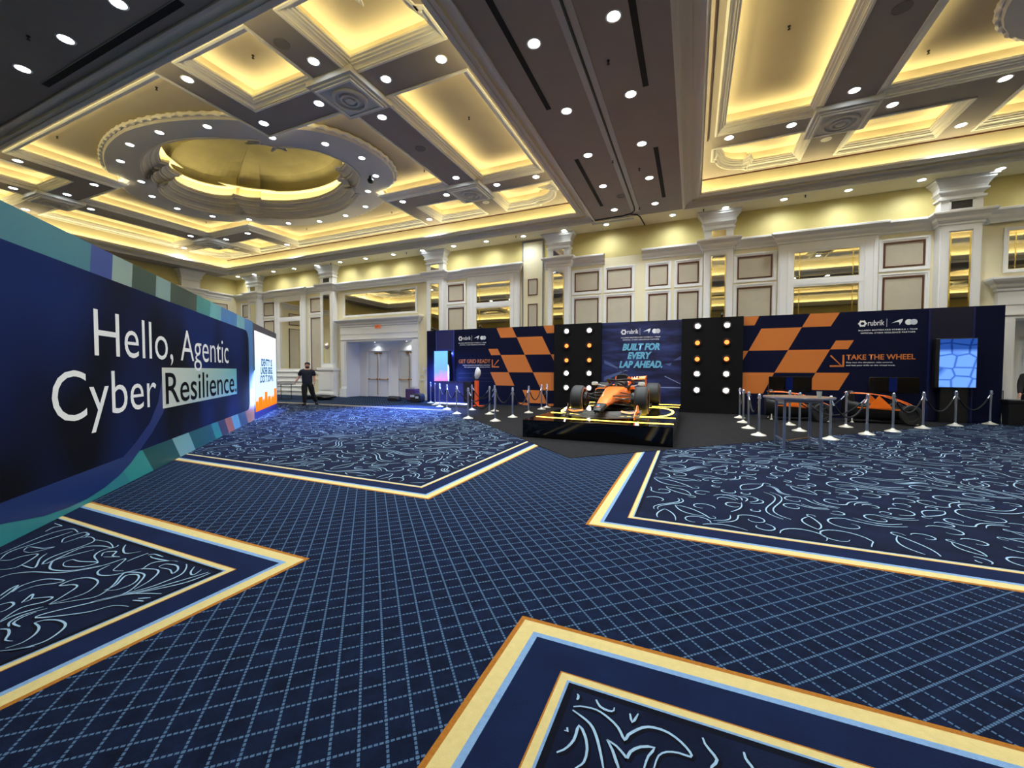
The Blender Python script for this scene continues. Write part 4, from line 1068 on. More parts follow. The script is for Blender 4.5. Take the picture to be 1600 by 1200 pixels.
m = MB(); m.add([(-.4, -.024, 1.04), (.36, -.024, 1.04), (.36, -.024, 2.48), (-.4, -.024, 2.48)], [(0, 1, 2, 3)]); m.obj('display', SCRL, t)
t = thing('reception_counter', 'blue fronted counter with a glowing lower edge before the left display wall', 'counter', (-9.75, 15.75, 0))
CTB = mat('counter_blue', (46, 64, 160), .35); DARKC = mat('counter_dark', (12, 10, 14), .35)
m = MB(); m.box((-1.0, .0, .1), (.45, .5, 1.04)); m.obj('front', CTB, t)
m = MB(); m.box((.45, .02, .02), (.85, .5, 1.04)); m.box((-1.0, .05, .015), (.45, .5, .1)); m.obj('body', DARKC, t)
m = MB(); m.box((-1.05, -.03, 1.04), (.88, .55, 1.07)); m.obj('counter_top', mat('counter_top', (28, 34, 80), .25), t)
m = MB(); m.box((-1.0, -.012, .05), (.62, .0, .085)); m.obj('glow_strip', emat('blue_led', (.55, .65, 1.0), 9.0), t)
l = bpy.data.lights.new('counter_glow', 'AREA'); l.shape = 'RECTANGLE'; l.size = 1.6; l.size_y = .05; l.energy = 25; l.color = (.3, .45, 1.0)
lo = bpy.data.objects.new('glow', l); COL.objects.link(lo); lo.parent = t; lo.location = (-.2, -.03, .07); lo.rotation_euler = (radians(60), 0, 0)
t = thing('camera_post', 'orange post with a white rounded head beside the blue counter', 'photo post', (-8.55, 15.6, 0))
m = MB(); m.cbox((-.075, -.075, .02), (.075, .075, 1.12), .012); m.box((-.16, -.14, .02), (.3, .14, .035)); m.obj('post', mat('post_orange', (236, 92, 40), .4), t)
m = MB(); m.tube([(0, 0, 1.1), (-.02, 0, 1.2), (.0, 0, 1.26)], [.06, .05, .05], 10); m.obj('neck', BLACK, t)
m = MB(); R = []
for i in range(12):
    q = i / 11; r = .15 * (sin(pi * min(.97, .08 + q * .9))) ** .6
    cxx = .06 * sin(q * 2.2)
    R.append([(cxx + r * .85 * cos(2 * pi * k / 16), r * sin(2 * pi * k / 16), 1.2 + .5 * q) for k in range(16)])
m.rings(R, True, True); m.obj('head', mat('glossy_white', (225, 228, 230), .3), t, True)
m = MB(); m.cbox((-.16, -.06, 1.2), (-.08, .06, 1.36), .01); m.obj('camera_arm', BLACK, t)
# lit screen on the right
SCRR = bpy.data.materials.new('cell_picture'); SCRR.use_nodes = True
nt = SCRR.node_tree; nt.nodes.clear(); N = nt.nodes
o_ = N.new('ShaderNodeOutputMaterial'); e_ = N.new('ShaderNodeEmission'); nt.links.new(e_.outputs[0], o_.inputs[0])
tcn = N.new('ShaderNodeTexCoord'); mp = N.new('ShaderNodeMapping'); mp.inputs['Scale'].default_value = (2.0, 1, 4.2); nt.links.new(tcn.outputs['Generated'], mp.inputs[0])
vo = N.new('ShaderNodeTexVoronoi'); vo.feature = 'DISTANCE_TO_EDGE'; vo.inputs['Scale'].default_value = 1.0; vo.inputs['Randomness'].default_value = .45; nt.links.new(mp.outputs[0], vo.inputs['Vector'])
r_ = N.new('ShaderNodeValToRGB'); r_.color_ramp.elements[0].position = .0; r_.color_ramp.elements[0].color = (*lin((44, 84, 168)), 1); r_.color_ramp.elements[1].position = .1; r_.color_ramp.elements[1].color = (*lin((104, 152, 240)), 1)
nt.links.new(vo.outputs['Distance'], r_.inputs[0])
sp = N.new('ShaderNodeSeparateXYZ'); nt.links.new(tcn.outputs['Generated'], sp.inputs[0])
r2 = N.new('ShaderNodeValToRGB'); el = r2.color_ramp.elements; el[0].position = .72; el[0].color = (1, 1, 1, 1); el[1].position = .8; el[1].color = (0.12, .2, .32, 1)
nt.links.new(sp.outputs[2], r2.inputs[0])
mx = N.new('ShaderNodeMix'); mx.data_type = 'RGBA'; mx.blend_type = 'MULTIPLY'; mx.inputs[0].default_value = 1; nt.links.new(r_.outputs[0], mx.inputs[6]); nt.links.new(r2.outputs[0], mx.inputs[7])
nt.links.new(mx.outputs[2], e_.inputs[0]); e_.inputs[1].default_value = .9
t = thing('standing_screen', 'blue lit screen with a cell pattern in the niche of the right display wall', 'screen', (7.18, 16.52, 0))
m = MB(); m.cbox((-.44, -.02, 1.05), (.48, .2, 2.54), .01); m.box((-.3, .02, .015), (.3, .16, 1.05)); m.obj('housing', BLACK, t)
m = MB(); m.add([(-.36, -.024, 1.08), (.46, -.024, 1.08), (.46, -.024, 2.52), (-.36, -.024, 2.52)], [(0, 1, 2, 3)]); m.obj('display', SCRR, t)

# ------------------------------------------------------------------ banner wall on the left
def frame45(t, s0):
    d = Vector((-1, 1, 0)).normalized(); n = Vector((1, 1, 0)).normalized()
    o = Vector((-5.5, 1.42, 0)) + d * s0
    M4 = Matrix(((d.x, -n.x, 0, o.x), (d.y, -n.y, 0, o.y), (0, 0, 1, .006), (0, 0, 0, 1)))
    t.matrix_world = M4
HB = 3.04
bw = thing('banner_wall', 'long blue printed banner wall reading Hello, Agentic Cyber Resilience', 'banner wall'); frame45(bw, 0)
def banner_bg():
    m = bpy.data.materials.new('banner_dark_print'); m.use_nodes = True; nt = m.node_tree; N = nt.nodes; b = N['Principled BSDF']
    b.inputs['Roughness'].default_value = .75; b.inputs['Specular IOR Level'].default_value = .12
    tcn = N.new('ShaderNodeTexCoord'); sp = N.new('ShaderNodeSeparateXYZ'); nt.links.new(tcn.outputs['Object'], sp.inputs[0])
    mp = N.new('ShaderNodeMapping'); mp.inputs['Scale'].default_value = (.5, 1, .35); mp.inputs['Rotation'].default_value = (0, -.25, 0); mp.inputs['Location'].default_value = (.6, 0, .2)
    nt.links.new(tcn.outputs['Object'], mp.inputs[0])
    n = N.new('ShaderNodeTexNoise'); n.inputs['Scale'].default_value = 1.1; n.inputs['Detail'].default_value = 1.0; nt.links.new(mp.outputs[0], n.inputs[0])
    ma = N.new('ShaderNodeMath'); ma.operation = 'MULTIPLY_ADD'; nt.links.new(sp.outputs[2], ma.inputs[0]); ma.inputs[1].default_value = .09; nt.links.new(n.outputs['Fac'], ma.inputs[2])
    r = N.new('ShaderNodeValToRGB'); e = r.color_ramp.elements
    e[0].position = .5; e[0].color = (*lin((2, 3, 15)), 1); e[1].position = .8; e[1].color = (*lin((11, 34, 90)), 1)
    nt.links.new(ma.outputs[0], r.inputs[0]); nt.links.new(r.outputs[0], b.inputs['Base Color'])
    return m
def collage():
    """border collage: bands of teal, sage, bottle green, sky blue and rust printed along the wall"""
    m = bpy.data.materials.new('banner_collage_print'); m.use_nodes = True; nt = m.node_tree; N = nt.nodes; b = N['Principled BSDF']
    b.inputs['Roughness'].default_value = .4
    tcn = N.new('ShaderNodeTexCoord'); sp = N.new('ShaderNodeSeparateXYZ'); nt.links.new(tcn.outputs['Object'], sp.inputs[0])
    def M(op, a, b_=None):
        q = N.new('ShaderNodeMath'); q.operation = op
        for i, v in enumerate((a, b_)):
            if v is None: continue
            if isinstance(v, (int, float)): q.inputs[i].default_value = v
            else: nt.links.new(v, q.inputs[i])
        return q.outputs[0]
    def ramp(stops, src, const=True):
        r = N.new('ShaderNodeValToRGB'); r.color_ramp.interpolation = 'CONSTANT' if const else 'LINEAR'
        el = r.color_ramp.elements
        while len(el) < len(stops): el.new(.5)
        for k, (p, c) in enumerate(stops): el[k].position = p; el[k].color = (*lin(c), 1)
        nt.links.new(src, r.inputs[0]); return r.outputs[0]
    x = M('ADD', sp.outputs[0], M('MULTIPLY', M('SUBTRACT', 3.04, sp.outputs[2]), .14))
    top = ramp([(0, (46, 118, 134)), (.145, (28, 62, 140)), (.193, (134, 158, 150)), (.245, (20, 62, 54)), (.318, (120, 152, 148)), (.374, (18, 56, 50)), (.5, (44, 138, 134)), (.58, (96, 170, 182)), (.66, (52, 120, 186)), (.8, (116, 176, 190)), (.88, (64, 130, 190))], M('MULTIPLY', x, .1))
    xl = M('ADD', sp.outputs[0], M('MULTIPLY', sp.outputs[2], .9))
    low = ramp([(0, (44, 126, 134)), (.22, (46, 140, 136)), (.29, (22, 78, 70)), (.395, (118, 166, 158)), (.47, (24, 84, 76)), (.6, (40, 130, 118)), (.645, (56, 46, 56)), (.7, (168, 92, 58)), (.755, (96, 150, 150)), (.82, (50, 72, 80)), (.9, (170, 104, 66))], M('MULTIPLY', xl, .1))
    sel = M('GREATER_THAN', sp.outputs[2], 1.0)
    mx = N.new('ShaderNodeMix'); mx.data_type = 'RGBA'; nt.links.new(sel, mx.inputs[0]); nt.links.new(low, mx.inputs[6]); nt.links.new(top, mx.inputs[7])
    n = N.new('ShaderNodeTexNoise'); n.inputs['Scale'].default_value = 2.2; n.inputs['Detail'].default_value = 7; n.inputs['Roughness'].default_value = .7; nt.links.new(tcn.outputs['Object'], n.inputs[0])
    hi = M('GREATER_THAN', sp.outputs[0], 5.4)
    fac = M('MULTIPLY', M('ADD', M('MULTIPLY', hi, .5), .12), 1.0)
    m2 = N.new('ShaderNodeMix'); m2.data_type = 'RGBA'; m2.blend_type = 'OVERLAY'; nt.links.new(fac, m2.inputs[0]); nt.links.new(mx.outputs[2], m2.inputs[6]); nt.links.new(n.outputs['Color'], m2.inputs[7])
    nt.links.new(m2.outputs[2], b.inputs['Base Color'])
    return m
m = MB(); m.box((-2.2, 0, 0), (9.83, .35, HB)); m.obj('wall_body', collage(), bw)
# dark inner field with a rounded far corner
pts = [(-2.2, .38), (9.0, .38)] + [(9.0 + .25 * sin(a), .63 - .25 * cos(a)) for a in (.4, .8, 1.2)] + [(9.25, .63), (9.25, 2.3)] + [(9.25 - .35 * (1 - cos(a)), 2.35 + .35 * sin(a)) for a in (.4, .8, 1.2, 1.57)] + [(-2.2, 2.7)]
m = MB(); flat(m, pts, -.002); m.obj('dark_field', banner_bg(), bw)
m = MB()
arcp = [(1.2 + i * .0, 0) for i in range(0)]
def sweepband(pl, wd, y):
    R = []
    for i, (a, b) in enumerate(pl):
        p = pl[max(0, i - 1)]; q = pl[min(len(pl) - 1, i + 1)]; dx, dz = q[0] - p[0], q[1] - p[1]; L = hypot(dx, dz)
        R.append([(a - dz / L * wd[i], y, b + dx / L * wd[i]), (a + dz / L * wd[i], y, b - dx / L * wd[i])])
    m.strips(R)
flat(m, [(2.5, .38), (2.9, .58), (3.31, .85), (3.5, 1.1), (3.58, 1.4), (3.3, 1.4), (3.15, 1.05), (2.85, .75), (2.4, .52), (2.05, .38)], -.003)
m.obj('swirl_graphic', mat('banner_blue_swirl', (14, 32, 92), .4), bw)
m = MB(); flat(m, [(-2.2, .381), (2.5, .381), (2.25, .26), (1.95, .16), (1.6, .09), (1.24, .055), (.9, .06), (.55, .09), (0, .2), (-.6, .28), (-2.2, .34)], -.0025); m.obj('blue_band_graphic', mat('banner_mid_blue', (14, 42, 100), .4), bw)
IV = mat('print_ivory', (240, 240, 236), .5)
words('EXIT', -.14, .05, .14, .15, mat('exit_red', (150, 30, 16), .5), ex, -.032, .02)
words('Hello, Agentic', 1.47, 1.53, 7.1, 2.28, IV, bw, -.006, -.004)
words('Cyber', .7, .8, 3.08, 1.54, IV, bw, -.006, -.004)
gm = bpy.data.materials.new('highlight_print'); gm.use_nodes = True
nt = gm.node_tree; tcn = nt.nodes.new('ShaderNodeTexCoord'); sp = nt.nodes.new('ShaderNodeSeparateXYZ'); nt.links.new(tcn.outputs['Generated'], sp.inputs[0])
r_ = nt.nodes.new('ShaderNodeValToRGB'); r_.color_ramp.elements[0].color = (*lin((206, 208, 196)), 1); r_.color_ramp.elements[1].color = (*lin((104, 178, 172)), 1)
nt.links.new(sp.outputs[0], r_.inputs[0]); nt.links.new(r_.outputs[0], nt.nodes['Principled BSDF'].inputs['Base Color'])
m = MB(); m.add([(3.3, -.005, .92), (7.82, -.005, .92), (7.82, -.005, 1.585), (3.3, -.005, 1.585)], [(0, 1, 2, 3)]); m.obj('highlight_box', gm, bw)
words('Resilience.', 3.42, .975, 7.77, 1.5, mat('print_ink', (3, 4, 10), .8, spec=.1), bw, -.008, .004)
# video wall at the far end of the banner
vw = thing('video_wall', 'dark framed lit screen reading IDENTITY IS UNDER SIEGE past the banner wall', 'screen'); frame45(vw, 9.84)
m = MB(); m.box((0, 0, 0), (4.12, .35, 3.02)); m.obj('frame', mat('frame_indigo', (24, 18, 62), .35), vw)
SV = bpy.data.materials.new('video_picture'); SV.use_nodes = True
screen_mat(SV, [(0, (255, 96, 30)), (.13, (255, 150, 60)), (.2, (206, 232, 250)), (.6, (208, 238, 252)), (1, (250, 250, 255))], 2, .85, .06)
m = MB(); m.add([(.17, -.004, .22), (3.98, -.004, .22), (3.98, -.004, 2.8), (.17, -.004, 2.8)], [(0, 1, 2, 3)]); m.obj('display', SV, vw)
BT = emat('video_blue_letters', lin((24, 104, 188)), .4)
words('IDENTITY IS', 1.1, 1.68, 3.05, 1.94, BT, vw, -.008, .04); words('UNDER SIEGE.', .98, 1.4, 3.15, 1.66, BT, vw, -.008, .04); words('LOCK IT DOWN.', .85, 1.12, 3.25, 1.38, BT, vw, -.008, .04)
m = MB()
for a, b, h in ((.2, .5, .3), (.62, 1.2, .42), (1.3, 1.5, .3), (1.62, 2.05, .55), (2.2, 2.6, .36), (2.9, 3.3, .3), (3.4, 3.9, .6)): flat(m, [(a, .24), (b, .24), (b, .24 + h), (a, .24 + h)], -.006)
m.obj('flame_graphic', emat('video_flame', lin((255, 130, 30)), .8), vw)
l = bpy.data.lights.new('screen_glow', 'AREA'); l.shape = 'RECTANGLE'; l.size = 3.8; l.size_y = 2.4; l.energy = 500; l.color = (.2, .34, 1.0)
lo = bpy.data.objects.new('glow', l); COL.objects.link(lo); lo.parent = vw; lo.location = (2.07, -.02, 1.5); lo.rotation_euler = (radians(72), 0, 0)
# ------------------------------------------------------------------ platform
PZ = .415
pf = thing('car_platform', 'glossy black display platform with glowing yellow track lines under the race car', 'platform', (-1.965, 12.0, .014))
GLOSS = mat('gloss_black', (5, 5, 6), .08, spec=.45)
m = MB(); m.box((-1.63, -3.22, 0), (1.63, 3.25, PZ - .014)); m.obj('deck', GLOSS, pf)
YEL = emat('yellow_led', (1.0, .68, .08), 7.0)
m = MB()
def ledline(pts, w_=.03):
    R = []
    for i, (a, b) in enumerate(pts):
        p = pts[max(0, i - 1)]; q = pts[min(len(pts) - 1, i + 1)]; dx, dy = q[0] - p[0], q[1] - p[1]; L = hypot(dx, dy) or 1
        R.append([(a - dy / L * w_, b + dx / L * w_, PZ - .008), (a + dy / L * w_, b - dx / L * w_, PZ - .008)])
    m.strips(R)
ledline([(-1.56, -2.5), (-.6, -2.62), (.4, -2.68), (1.62, -2.68)])
ledline([(-1.54, -1.4), (-.8, -1.5), (.2, -1.54), (1.62, -1.5)])
ledline([(.95, 2.72), (1.62, 2.72)]); ledline([(.8, 1.75), (1.62, 1.75)])
ledline([(.75, 1.3)] + [(1.0 + .5 * sin(i * pi / 10), -.05 + 1.35 * cos(i * pi / 10)) for i in range(11)] + [(.75, -1.4)])
ledline([(-.75, 1.3)] + [(-1.0 - .5 * sin(i * pi / 10), -.05 + 1.35 * cos(i * pi / 10)) for i in range(11)] + [(-.75, -1.4)])
ledline([(-1.62, 1.75), (-.8, 1.75)]); ledline([(-1.62, 2.72), (-.95, 2.72)])
m.obj('track_light_line', YEL, pf)
# ------------------------------------------------------------------ race car (nose towards -y)
car = thing('race_car', 'orange and black open wheel race car on the glossy black platform', 'race car', (-1.965, 10.75, PZ + .006))
PAP = mat('papaya_paint', (255, 120, 22), .3, coat=.5)
CARB = mat('carbon', (9, 10, 11), .45, spec=.35)
RUB = mat('tyre_rubber', (24, 25, 25), .62, bump=.2, bscale=60)
def loft(secs, n=20, capped=True):
    """sections: (y, zbottom, ztop, halfwidth, squareness, xoffset)"""
    R = []
    for s_ in secs:
        y, zb, zt, hw = s_[:4]; sq = s_[4] if len(s_) > 4 else .6; xo = s_[5] if len(s_) > 5 else 0
        cz, hh = (zb + zt) / 2, (zt - zb) / 2; ring = []
        for k in range(n):
            a = 2 * pi * k / n; c, s = cos(a), sin(a)
            ring.append((xo + hw * abs(c) ** sq * (1 if c > 0 else -1), y, cz + hh * abs(s) ** sq * (1 if s > 0 else -1)))
        R.append(ring)
    return R
def resample(secs, k=4):
    out = []
    for a, b in zip(secs, secs[1:]):
        for i in range(k):
            t = i / k; t = t * t * (3 - 2 * t) * .5 + t * .5
            out.append(tuple(u + (v - u) * t for u, v in zip(a, b)))
    out.append(secs[-1]); return out
m = MB()
m.rings(loft(resample([(-1.02, .25, .36, .12, .6, 0), (-.6, .28, .47, .155, .55, 0), (-.1, .3, .56, .19, .5, 0), (.4, .28, .64, .23, .45, 0), (.8, .24, .69, .275, .45, 0), (1.12, .18, .7, .31, .45, 0)])), True, True)
m.obj('nose_cone', PAP, car, True)
m = MB(); m.rings(loft(resample([(-1.55, .19, .24, .07, .7, 0), (-1.45, .18, .29, .105, .65, 0), (-1.2, .21, .335, .125, .6, 0), (-1.015, .248, .364, .124, .6, 0)])), True, True)
tip = m.obj('nose_tip', CARB, car, True)
m = MB(); disc(m, 0, 0, .035, 0, 12); e = m.obj('nose_mark', mat('mark_blue', (40, 150, 220), .4), tip); e.matrix_local = Matrix.Translation((-.01, -1.3, .336)) @ Matrix.Rotation(radians(-75), 4, 'X')
m = MB(); flat(m, [(-.04, 0), (.04, 0), (.03, .05), (-.03, .05)], 0); e = m.obj('nose_mark', PAP, tip); e.matrix_local = Matrix.Translation((-.0, -1.43, .306)) @ Matrix.Rotation(radians(-75), 4, 'X')
# monocoque sides round the cockpit
m = MB()
m.rings(loft(resample([(1.1, .17, .6, .3, .4, 0), (1.5, .14, .6, .34, .4, 0), (1.95, .14, .62, .37, .4, 0), (2.15, .14, .74, .36, .45, 0)])), True, True)
m.obj('monocoque', PAP, car, True)
m = MB()
m.add([(x, y, .625) for x, y in [(-.2, 1.02), (.2, 1.02), (.27, 1.3), (.28, 1.9), (-.28, 1.9), (-.27, 1.3)]] + [(x * .8, y, .45) for x, y in [(-.2, 1.1), (.2, 1.1), (.27, 1.3), (.28, 1.86), (-.28, 1.86), (-.27, 1.3)]], [(0, 1, 7, 6), (1, 2, 8, 7), (2, 3, 9, 8), (3, 4, 10, 9), (4, 5, 11, 10), (5, 0, 6, 11), (6, 7, 8, 9, 10, 11)])
for sx in (-1, 1): m.tube([(sx * .22, 1.0, .66), (sx * .3, 1.35, .665), (sx * .31, 1.9, .7)], [.035, .05, .06], 8)
m.box((-.2, .98, .62), (.2, 1.08, .72))
cp = m.obj('cockpit', CARB, car, True)
m = MB(); m.lathe([(.14, -.015), (.16, 0), (.14, .015), (.12, 0)], n=18, caps=False); m.box((-.12, -.03, -.01), (.12, .03, .01)); st_ = m.obj('steering_wheel', BLACK, cp, True); st_.matrix_local = Matrix.Translation((0, 1.3, .62)) @ Matrix.Rotation(radians(65), 4, 'X')
m = MB(); m.rings(loft([(1.72, .45, .8, .12, .7, 0), (1.86, .45, .86, .19, .6, 0), (1.95, .45, .88, .2, .6, 0)]), True, True); m.obj('headrest', BLACK, cp, True)
# halo
m = MB()
m.tube([(0, .92, .62), (0, .99, .74), (0, 1.07, .85)], [.03, .028, .03], 10)
hp = [(-.33, 2.0, .74), (-.35, 1.75, .82), (-.33, 1.45, .87), (-.25, 1.2, .875), (-.1, 1.07, .865), (0, 1.05, .86), (.1, 1.07, .865), (.25, 1.2, .875), (.33, 1.45, .87), (.35, 1.75, .82), (.33, 2.0, .74)]
m.tube(hp, .036, 10)
m.obj('halo', CARB, car, True)
# airbox, engine cover, camera
m = MB()
m.rings(loft(resample([(2.02, .7, 1.0, .17, .6, 0), (2.15, .6, 1.02, .2, .6, 0), (2.5, .5, .98, .22, .6, 0), (3.0, .4, .86, .2, .6, 0), (3.6, .34, .66, .13, .6, 0), (4.0, .3, .48, .07, .6, 0)])), True, True)
ec = m.obj('engine_cover', PAP, car, True)
m = MB(); m.rings(loft([(1.98, .84, 1.02, .15, .6, 0), (2.05, .8, 1.035, .172, .6, 0), (2.2, .78, 1.03, .185, .6, 0)]), True, True); m.obj('air_intake', BLACK, ec, True)
m = MB(); m.box((-.008, 2.15, 1.02), (.008, 2.3, 1.16)); m.cbox((-.15, 2.17, 1.115), (.15, 2.24, 1.135), .008); m.obj('camera_bar', BLACK, ec)
m = MB(); m.prism([(0, 0), (1.2, 0), (1.1, -.3), (.1, .02)], -.006, .006)
# sidepods
for sx in (-1, 1):
    m = MB(); m.rings(loft(resample([(1.55, .3, .6, .2, .4, sx * .5), (1.7, .22, .62, .25, .4, sx * .5), (2.2, .16, .6, .26, .45, sx * .48), (2.8, .14, .5, .22, .5, sx * .4), (3.4, .12, .36, .14, .6, sx * .28)])), True, True)
    m.m = [1 if sum(m.v[i][2] for i in f_) / len(f_) < .5 else 0 for f_ in m.f]
    sp_ = m.obj('sidepod', [PAP, CARB], car, True)
    m = MB(); m.rings(loft([(1.53, .38, .58, .17, .4, sx * .5), (1.56, .38, .58, .17, .4, sx * .5)]), True, True); m.obj('intake', BLACK, sp_)
    m = MB(); m.rings(loft([(1.22, .72, .8, .085, .5, sx * .66), (1.28, .7, .81, .095, .5, sx * .66), (1.33, .72, .8, .08, .5, sx * .66)]), True, True); m.tube([(sx * .36, 1.4, .68), (sx * .6, 1.29, .74)], .012, 6)
    mm = m.obj('wing_mirror', mat('mirror_white', (210, 212, 205), .25), car, True)
    m = MB(); m.prism([(sx * .28, .66), (sx * .36, .7), (sx * .4, .64), (sx * .34, .58)], 1.35, 1.95); m.obj('cockpit_side', PAP, car)
# floor
m = MB(); m.slab([(-.3, .75), (.3, .75), (.72, 1.25), (.8, 1.8), (.8, 3.0), (.55, 3.3), (.45, 4.0), (-.45, 4.0), (-.55, 3.3), (-.8, 3.0), (-.8, 1.8), (-.72, 1.25)], .05, .085)
for sx in (-1, 1):
    for k in range(3): m.box((sx * (.4 + .1 * k) - .006, .85 + .12 * k, .06), (sx * (.4 + .1 * k) + .006, 1.5, .26))
m.obj('underfloor', CARB, car)
# front wing
def aero(x0, x1, y0, z0, ch, th, lift, n=14, sweep=.18, droop=.02):
    R = []
    for i in range(n + 1):
        t = -1 + 2 * i / n; x = (x0 + x1) / 2 + (x1 - x0) / 2 * t; a = abs(t)
        yy = y0 + sweep * a; zz = z0 + droop * a * a - .03 * (1 - a); c_ = ch * (1 - .25 * a)
        prof = [(0, 0), (.25, th), (.6, th * .9 + lift * .45), (1, lift), (.97, lift - .006), (.6, lift * .4 - th * .3), (.25, -th * .4)]
        R.append([(x, yy + p * c_, zz + q) for p, q in prof])
    return R
CARB_TINT = mat('led_tinted_carbon', (44, 36, 14), .45, metal=.3)  # carbon tinted for yellow LED reflections; also the brownish left endplate
wingp = []
for k, (y0, z0, ch, lift, mt) in enumerate(((-1.5, .07, .26, .02, CARB_TINT), (-1.28, .095, .15, .03, CARB), (-1.15, .125, .12, .035, CARB_TINT), (-1.05, .16, .1, .03, CARB))):
    m = MB(); m.rings(aero(-.9, .9, y0, z0, ch, .012, lift), True, True); wingp.append(m.obj('front_wing_element', mt, car, True))
for sx in (-1, 1):
    m = MB(); m.rings(aero(sx * .45, sx * .86, -1.12, .17, .1, .008, .03, 6, .1, 0), True, True); m.obj('wing_flap', PAP, car, True)
    m = MB(); m.prism([(-1.34, .03), (-.86, .03), (-.82, .16), (-.9, .32), (-1.02, .34), (-1.2, .2), (-1.34, .1)], -.008, .008)
    o = m.obj('wing_endplate', PAP if sx > 0 else CARB_TINT, car); o.rotation_euler = (0, 0, pi / 2 - sx * .1); o.location = (sx * .92, -.0, 0)
    m = MB(); m.box((-.03, -1.25, .02), (.1, -.8, .03)); e = m.obj('endplate_foot', CARB, o); e.rotation_euler = (0, 0, -(pi / 2 - sx * .1))
    m = MB(); m.tube([(sx * .06, -1.3, .3), (sx * .09, -1.32, .12)], .014, 6); m.obj('wing_pylon', CARB, car)
# wheels
def wheel(x, y, wd, R0, front, sx):
    m = MB(); h = wd / 2
    prof = [(.235, -h + .02), (.27, -h), (R0 - .05, -h + .0), (R0 - .012, -h + .03), (R0, -h + .07), (R0, h - .07), (R0 - .012, h - .03), (R0 - .05, h), (.27, h), (.235, h - .02)]
    m.lathe(prof, n=44, caps=False)
    t_ = m.obj('tyre', RUB, car, True); t_.rotation_euler = (0, pi / 2, 0); t_.location = (x, y, R0)
    m = MB(); m.lathe([(.236, -h + .02), (.22, -h + .02), (.21, h * .3), (.2, h - .06), (.06, h - .05), (.055, h - .02), (.001, h - .015)], n=32, caps=False)
    for k in range(5):
        a = 2 * pi * k / 5; m.tube([(.05 * cos(a), .05 * sin(a), h - .04), (.21 * cos(a + .1), .21 * sin(a + .1), h - .05)], .016, 6)
    r_ = m.obj('wheel_rim', mat('rim_dark', (34, 30, 30), .3, metal=.7), t_, True)
    if sx < 0: r_.rotation_euler = (pi, 0, 0)
    for q in (-1, 1):
        m = MB(); m.lathe([(.29, q * (h + .002)), (.318, q * (h + .002))], n=40, caps=False); m.obj('sidewall_band', mat('band_pink', (226, 150, 120), .5), t_)
for sx in (-1, 1):
    wheel(sx * .81, 0, .31, .37, True, sx); wheel(sx * .79, 3.5, .41, .37, False, sx)
    m = MB()
    for a, b in (((.15, -.35, .5), (.66, -.02, .5)), ((.2, .38, .56), (.66, .02, .5)), ((.15, -.28, .3), (.66, 0, .22)), ((.2, .5, .3), (.66, .02, .22)), ((.18, .15, .33), (.64, .0, .48)), ((.17, -.2, .42), (.66, -.12, .4))):
        m.tube([(sx * a[0], a[1], a[2]), (sx * b[0], b[1], b[2])], .015, 6)
    m.obj('front_suspension', CARB, car, True)
    m = MB()
    for a, b in (((.15, 2.9, .45), (.6, 3.45, .5)), ((.12, 3.7, .42), (.6, 3.55, .5)), ((.2, 2.9, .2), (.6, 3.45, .22)), ((.12, 3.75, .22), (.6, 3.55, .22))):
        m.tube([(sx * a[0], a[1], a[2]), (sx * b[0], b[1], b[2])], .018, 6)
    m.obj('rear_suspension', CARB, car, True)
    m = MB(); m.lathe([(.2, -.05), (.21, -.02), (.21, .02), (.2, .05)], n=20); b = m.obj('brake_duct', CARB, car, True); b.rotation_euler = (0, pi / 2, 0); b.location = (sx * .62, 0, .37)
    m = MB()
    for k in range(3): m.prism([(-.22 + k * .02, .55 - k * .1), (.1, .5 - k * .1), (.14, .46 - k * .1), (-.1, .44 - k * .1)], -.006, .006)
    o = m.obj('turning_vane', CARB, car); o.rotation_euler = (0, 0, pi / 2); o.location = (sx * .6, 0, -.02)
# rear wing
m = MB(); m.rings(aero(-.5, .5, 4.05, .84, .2, .012, .11, 10, 0, 0), True, True)
rw = m.obj('rear_wing_flap', PAP, car, True)
m = MB(); m.rings(aero(-.5, .5, 3.9, .74, .24, .012, .09, 10, 0, 0), True, True); m.obj('rear_wing_plane', CARB, car, True)
m = MB()
for k in range(7): m.box((-.28 + k * .085, 4.02, .88), (-.235 + k * .085, 4.045, .93))
m.obj('flap_print', BLACK, rw)
for sx in (-1, 1):
    m = MB(); m.prism([(3.85, .5), (4.3, .5), (4.32, .97), (4.25, .98), (3.85, .9)], -.008, .008); o = m.obj('rear_endplate', PAP, car); o.rotation_euler = (0, 0, pi / 2); o.location = (sx * .505, 0, 0)
m = MB(); m.box((-.02, 3.8, .4), (.02, 4.0, .78)); m.rings(aero(-.4, .4, 3.95, .42, .14, .01, .03, 8, 0, 0), True, True); m.obj('beam_wing', CARB, car)
m = MB(); m.prism([(-.35, .05), (-.3, .28), (.3, .28), (.35, .05)], 3.95, 4.2); m.obj('diffuser', CARB, car)

